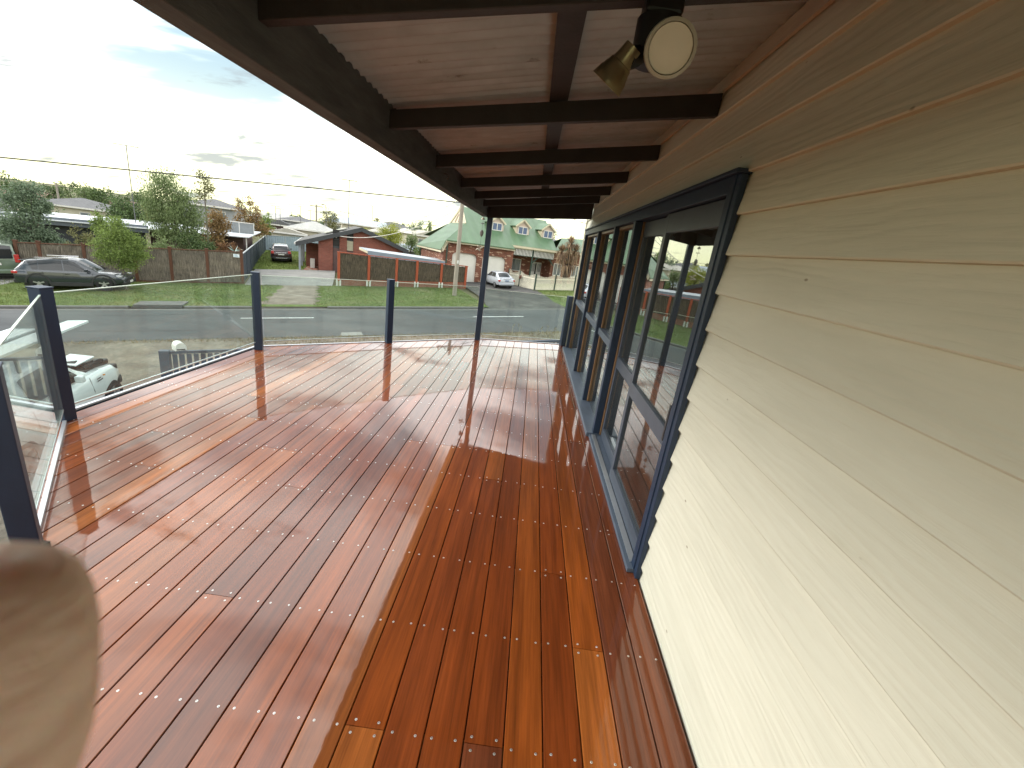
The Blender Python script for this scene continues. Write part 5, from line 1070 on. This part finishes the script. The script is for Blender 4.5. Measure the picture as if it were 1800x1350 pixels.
def spiky(o, pts, n, L_, w, lv, seed, part='leaf_head', down=.5):
    rg = random.Random(seed)
    for px, py, pz in pts:
        mb = MB()
        for k in range(n):
            a = rg.uniform(0, 6.28); el = rg.uniform(-.9, 1.35); l = L_*rg.uniform(.7, 1.1); d = Vector((math.cos(a)*math.cos(el), math.sin(a)*math.cos(el), math.sin(el))); sd_ = Vector((-math.sin(a), math.cos(a), 0))*w
            p0 = Vector((px, py, pz)); p1 = p0+d*l*.55; p2 = p0+d*l+Vector((0, 0, -l*down*max(0, 1-el)*.5)); mb.add([p0-sd_*.6, p0+sd_*.6, p1+sd_, p2, p1-sd_], [(0, 1, 2, 4), (4, 2, 3)])
        mb.build(part, LV[lv], o, fix=False)
co_ = thing('cordyline', 'spiky brown cabbage tree behind the cream picket fence', 'plant', WP(18.95, 33.8), TH)
tb = MB(); heads = [(-.75, 0, 3.0), (.05, .1, 3.75), (.62, 0, 3.2), (-.25, -.1, 2.5), (.35, 0, 2.5)]
for h in heads: tb.tube([(0, 0, -.1), (h[0]*.35, 0, 1.2), (h[0], h[1], h[2])], [.12, .09, .07], 7)
tb.build('trunk', bark_d, co_, smooth=60); spiky(co_, heads[:3], 190, .74, .038, 'brown', 3); spiky(co_, [(h[0]*.9, h[1], h[2]-.55) for h in heads], 90, .60, .030, 'brown', 4, 'dead_leaf_skirt', 2.2)
pm = thing('palm_tree', 'small palm silhouetted on the skyline left of the green roof', 'palm', WP(14.35, 70), TH); MB().tube([(0, 0, -.2), (.05, 0, 2), (0, 0, 4.2)], [.18, .15, .12], 8).build('trunk', bark, pm, smooth=60); spiky(pm, [(0, 0, 4.2)], 46, 1.0, .06, 'gum', 6, 'fronds', .9)
ag = thing('agave', 'pale blue-green aloe leaning over the fence corner', 'plant', WP(-5.35, 32.75), TH); rg = random.Random(8); mb = MB(); agm = plain('aloe_leaf', (.22, .31, .27), .5, .15, 6)
for k in range(13):
    a = rg.uniform(0, 6.28); l = rg.uniform(.4, .62); el = rg.uniform(.1, 1.1); d = Vector((math.cos(a)*math.cos(el), math.sin(a)*math.cos(el), math.sin(el))); sd_ = Vector((-math.sin(a), math.cos(a), 0))*.045; p0 = Vector((0, 0, 1.95))
    mb.add([p0-sd_*.6, p0+sd_*.6, p0+d*l*.5+sd_, p0+d*l, p0+d*l*.5-sd_, p0+d*l*.5+Vector((0, 0, -.05))], [(0, 1, 2, 4), (4, 2, 3), (0, 5, 1), (0, 4, 5), (1, 5, 2), (5, 4, 3), (5, 3, 2)])
mb.build('leaves', agm, ag); MB().tube([(0, 0, 0), (0, 0, 1.96)], .06, 7).build('stem', bark, ag)
wd = thing('weed_clump', 'seeding weed heads above the road edge beside the verandah post', 'weed', WP(6.9, 14.9), TH); mb = MB(); wh = MB(); rg = random.Random(2)
for k in range(26):
    x, y, h = rg.uniform(-.7, 2.2), rg.uniform(-.3, .3), rg.uniform(.9, 1.35); mb.tube([(x, y, 0), (x+rg.uniform(-.08, .08), y, h)], .006, 4)
    for j in range(10): d = Vector((rg.gauss(0, 1), rg.gauss(0, 1), rg.gauss(0, 1))).normalized(); p = Vector((x, y, h)); e = d.cross(Vector((.3, .2, 1))).normalized()*.012; wh.add([p, p+d*.05+e, p+d*.09, p+d*.05-e], [(0, 1, 2, 3)])
mb.build('stems', pick_m, wd); wh.build('seed_heads', dry_leaf, wd, fix=False)

# ================================================================== poles, wires, aerials
polem = plain('weathered_pole', (.30, .265, .22), .9, .2, 2, stretch=(3, 3, .4), bmp=.3); wire_m = plain('cable_black', (.045, .043, .042), .6, .1, 4); galv = plain('galvanised_tube', (.09, .09, .092), .6, .1, 5)
pl = thing('power_pole', 'weathered timber power pole on the grass before the garages', 'pole', WP(7.88, 28.75), TH)
MB().tube([(0, 0, -.3), (0, 0, 8.2)], [.155, .11], 12).build('pole', polem, pl, smooth=60); box('cross_arm', (-.95, -.06, 7.55), (.95, .06, 7.68), polem, pl); box('number_tag', (-.06, -.168, 2.2), (.06, -.150, 2.4), white_st, pl)
for x in (-.8, -.3, .3, .8): MB().lathe([(.03, 7.69), (.05, 7.74), (.03, 7.79), (.045, 7.83), (0.001, 7.87)], 8, Matrix.Translation((x, 0, 0))).build('insulator', plain('insulator', (.25, .12, .08), .3, .1, 5), pl)
def wire(label, pts, r, sag=.0, mat=wire_m):
    P = []
    for a, b in zip(pts, pts[1:]):
        a, b = Vector(a), Vector(b)
        for k in range(14): f = k/14; p = a+(b-a)*f; p.z -= sag*4*f*(1-f); P.append(p)
    P.append(Vector(pts[-1])); o0 = P[0].copy(); tag(MB().tube([p-o0 for p in P], r, 5).build('cable', mat, loc=o0), label, 'cable'); 
def wz(s, t, h): return WP(s, t, up=h)
wire('thick street cable crossing the whole sky to the power pole', [WP(-45, 28.7, 1.25), WP(-13.52, 28.7, 2.47), WP(7.75, 28.7, 3.87), WP(40, 28.7, 5.6)], .03, .0)
far_poles = [(-30.7, 75, 1.75), (-1.53, 75, 3.75), (15.6, 75, 3.5)]
for i, (s_, t_, z_) in enumerate(far_poles):
    o = thing('power_pole', ['distant pale power pole over the left trees', 'distant power pole above the pale hip roof', 'distant power pole left of the palm'][i], 'pole', WP(s_, t_), TH); h = z_-G(s_, t_); MB().tube([(0, 0, -.3), (0, 0, h)], [.15, .11], 8).build('pole', polem, o, smooth=60); box('cross_arm', (-.9, -.05, h-.3), (.9, .05, h-.2), polem, o)
wire('sagging far cable from the left pole to the middle pole', [WP(-30.7, 75, 1.70), WP(-1.53, 75, 3.68)], .02, .45)
wire('far cable from the middle pole down to the right', [WP(-1.53, 75, 3.68), WP(15.6, 75, 3.35)], .02, .55)
wire('white service wire sagging to the brick gable wall', [WP(.79, 40.2, .62), WP(7.88, 28.9, 3.6)], .022, .75, plain('pale_cable', (.62, .60, .55), .5, .05, 4))
wire('service wire from the power pole away to the left skyline', [WP(7.88, 28.75, 4.15), WP(12, 70, 3.3)], .016, .1)
wire('upper service wire crossing right of the dormers', [WP(7.88, 28.75, 5.5), WP(26, 31, 3.3)], .016, .3)
wire('lower service wire crossing right of the dormers', [WP(14, 35.5, 4.2), WP(30, 33, 4.9)], .016, .1)
def aerial(label, s, t, z0, z1, w, ang):
    o = thing('aerial', label, 'aerial', WP(s, t, z0), TH); h = z1-z0; MB().tube([(0, 0, 0), (0, 0, h)], .03, 6).build('mast', galv, o)
    d = Vector((math.cos(ang), math.sin(ang), 0)); e = Vector((-d.y, d.x, 0)); MB().bar(-d*w+Vector((0, 0, h)), d*w+Vector((0, 0, h)), .045, .045).build('boom', galv, o)
    for k in range(7):
        c = d*(w*(-1+k/3.0))+Vector((0, 0, h)); l = .12+.05*k; MB().tube([c-e*l, c+e*l], .013, 5).build('element', galv, o)
    return o
aerial('very tall aerial mast above the flat white roof', -13.98, 45, -.45, 5.08, .75, .1); aerial('tall aerial mast rising from the brick house roof', 1.83, 46, 1.0, 5.45, .68, -.25)
for i, (s_, z_, lb_) in enumerate(((-6.44, 2.66, 'leftmost small aerial above the dark-tiled roof'), (-5.9, 2.39, 'second small aerial above the dark-tiled roof'), (-3.42, 3.05, 'small aerial above the pale hip roof'), (-2.2, 2.72, 'low aerial beside the middle distant pole'), (5.98, 4.56, 'small aerial above the blue-grey roof'))): aerial(lb_, s_, 70, z_-2.2, z_, .5, .2*i)
aerial('aerial on the brown tiled roof at the left edge', -27.2, 52, 1.4, 2.6, .7, .1)
sl = thing('street_lamp', 'distant street lamp just right of the middle pole', 'lamp', WP(-.2, 70), TH); MB().tube([(0, 0, -.2), (0, 0, 5.6), (-.1, 0, 5.85), (-.35, 0, 5.9)], .05, 7).build('pole', galv, sl); box('lamp_head', (-.6, -.08, 5.84), (-.3, .08, 5.96), galv, sl)

# ================================================================== small things on the verandah
fl = thing('flood_light', 'twin security floodlight with one round white lamp under the rafter', 'light', (.250, 1.445, 2.285))
blk = plain('black_lamp_plastic', (.006, .006, .007), .4, .2, 8); glo = plain('frosted_lens', (.80, .77, .68), .5, .05, 8); bras = plain('dull_brass_reflector', (.30, .25, .15), .28, .25, 3, metal=.85)
box('bracket', (-.05, -.045, .031), (.05, .045, .12), blk, fl, .01)
MB().lathe([(.001, -.075), (.05, -.075), (.062, -.05), (.062, .03), (.001, .03)], 18).build('sensor_housing', blk, fl, smooth=35)
def lamp_head(base, tip, axis, prof, mat, nm, lensm=None, lr=0, lz=0):
    M = Matrix.Translation(Vector(tip)) @ Vector(axis).normalized().to_track_quat('Z', 'Y').to_matrix().to_4x4()
    MB().tube([base, tuple((Vector(base)+Vector(tip))/2+Vector((0, 0, -.005))), tip], [.022, .026, .030], 12).build('arm', blk, fl, smooth=50)
    o = MB().lathe(prof, 28, M).build(nm, mat, fl, smooth=35)
    if lensm:
        MB().lathe([(.00005, lz+.008), (lr*.84, lz+.006), (lr*.86, lz-.004)], 28, M).build('lens', lensm, o, smooth=30); MB().lathe([(lr*.86, lz-.004), (lr*.87, lz+.012), (lr, lz+.010), (lr*1.02, lz-.012)], 28, M).build('lens_ring', plain('grey_ring', (.45, .44, .38), .4, .1, 8), o, smooth=30)
lamp_head((.01, -.03, -.04), (.02, -.075, -.06), (-.06, -.93, -.36), [(.001, -.03), (.028, -.03), (.046, .02), (.060, .050), (.062, .056)], blk, 'lamp', glo, .063, .056)
lamp_head((-.03, -.01, -.05), (-.082, -.055, -.085), (-.52, .30, -.80), [(.024, -.03), (.027, 0), (.030, .014), (.033, .016), (.036, .028), (.038, .030), (.041, .042), (.043, .044), (.048, .066), (.050, .073), (.047, .073), (.025, .02), (.001, .02)], bras, 'lamp')
ch = thing('wind_chime', 'hanging ornament of pale shells beside the verandah post', 'ornament', (-.925, 7.52, 2.08)); sh = plain('pale_shell', (.62, .56, .44), .4, .15, 8); gy = plain('grey_disc', (.20, .19, .18), .4, .2, 8); ch.scale = (.62, .62, .62)
MB().tube([(0, 0, 0), (0, 0, -.98)], .003, 5).build('cord', wire_m, ch); MB().lathe([(.001, .0), (.03, -.012), (.045, -.042), (.047, -.06)], 16, Matrix.Translation((0, 0, -.02))).build('top_shell', sh, ch, smooth=40)
MB().lathe([(.001, -.01), (.045, -.008), (.05, 0), (.045, .008), (.001, .01)], 16, Matrix.Translation((0, 0, -.18))).build('disc', gy, ch); MB().lathe([(.001, -.10), (.03, -.07), (.052, 0), (.04, .06), (.001, .09)], 14, Matrix.Translation((.0, 0, -.42)) @ Matrix.Scale(.3, 4, (0, 1, 0))).build('leaf_disc', gy, ch, smooth=40)
for dx, dz, a in ((-.05, -.76, .5), (.03, -.80, -.4), (-.01, -.86, .1), (-.07, -.84, -.6)): MB().lathe([(.001, -.06), (.018, -.02), (.02, .02), (.001, .06)], 10, Matrix.Translation((dx, 0, dz)) @ Matrix.Rotation(math.pi/2+a, 4, 'Y')).build('shell', sh, ch, smooth=40)
# ---- the photographer's hand at the lens: index fingertip in the lower left corner
def hand():
    root = thing('hand', "photographer's blurred fingertip in the lower left corner", 'hand', (-.06, -.02, 1.62))
    mt, N, L, P = newmat('skin'); tc = nd(N, 'ShaderNodeTexCoord')
    n = noise_node(N, L, 1, 5, .6, tc.outputs['Object'], (60, 60, 330), dist=1.2); n2 = noise_node(N, L, 60, 4, .6, tc.outputs['Object'])
    r = ramp_node(N, L, n2.outputs['Fac'], [(.3, (.74, .54, .44)), (.7, (.86, .67, .57))]); L.new(r.outputs[0], P.inputs['Base Color']); P.inputs['Roughness'].default_value = .5
    P.inputs['Subsurface Weight'].default_value = .7; P.inputs['Subsurface Radius'].default_value = (1, .4, .22); P.inputs['Subsurface Scale'].default_value = .008
    L.new(bump(N, L, n.outputs['Fac'], 1.0, .002), P.inputs['Normal'])
    def pix(px, py, d): return Vector((0, 0, 1.68)) + (cf + cr*((px-900)/758.78) - cu*((py-675)/758.78))*d
    tip = pix(-62, 950, .042); pip = pix(-42, 1420, .043)
    down = (pip-tip).normalized(); back = -cf; right = cr
    d1 = pip; mcp = pip+down*.012-right*.045+back*.02-cu*.012; wrist = mcp-right*.02+back*.075-cu*.045; elbow = wrist+Vector((-.10, -.20, -.16)); 
    V = []; Ed = []; Rr = []
    def v(p, r): V.append(tuple(p-Vector((-.06, -.02, 1.62)))); Rr.append(r); return len(V)-1
    w = v(wrist, .027); e1 = v(wrist+(elbow-wrist)*.5, .036); e2 = v(elbow, .042); Ed += [(w, e1), (e1, e2)]
    palm = v((mcp+wrist)/2, .026); Ed.append((w, palm))
    k = v(mcp, .0125); Ed.append((palm, k)); p1 = v(d1, .0104); Ed.append((k, p1)); p2 = v((d1+tip)/2, .0104); Ed.append((p1, p2)); p3 = v(tip, .0100); Ed.append((p2, p3))
    for i in range(3):                           # middle, ring and little fingers curled under
        o_ = back*(.020*(i+1)) - cu*(.006*(i+1)); a = v(mcp+o_, .0118-.0008*i); b = v(mcp+o_+right*.035-cu*.010, .0095-.0006*i); c = v(mcp+o_+right*.045-cu*.030+back*.006, .0088-.0006*i); dd = v(mcp+o_+right*.028-cu*.042, .008-.0006*i)
        Ed += [(palm, a), (a, b), (b, c), (c, dd)]
    t1 = v((mcp+wrist)/2+right*.028-cu*.012-back*.01, .015); t2 = v((mcp+wrist)/2+right*.050-cu*.030-back*.016, .0115); t3 = v((mcp+wrist)/2+right*.058-cu*.052-back*.014, .0095); Ed += [(palm, t1), (t1, t2), (t2, t3)]
    me = bpy.data.meshes.new('fingers_and_palm'); me.from_pydata(V, Ed, []); o = bpy.data.objects.new('fingers_and_palm', me); COL.objects.link(o); o.parent = root
    sk = o.modifiers.new('skin', 'SKIN'); sk.branch_smoothing = .6
    for i, sv in enumerate(me.skin_vertices[0].data): sv.radius = (Rr[i], Rr[i]); sv.use_root = (i == w)
    sb = o.modifiers.new('sub', 'SUBSURF'); sb.levels = 2; sb.render_levels = 2
    dg = bpy.context.evaluated_depsgraph_get(); m2 = bpy.data.meshes.new_from_object(o.evaluated_get(dg)); o.modifiers.clear(); o.data = m2; m2.materials.append(mt); m2.shade_smooth()
hand()
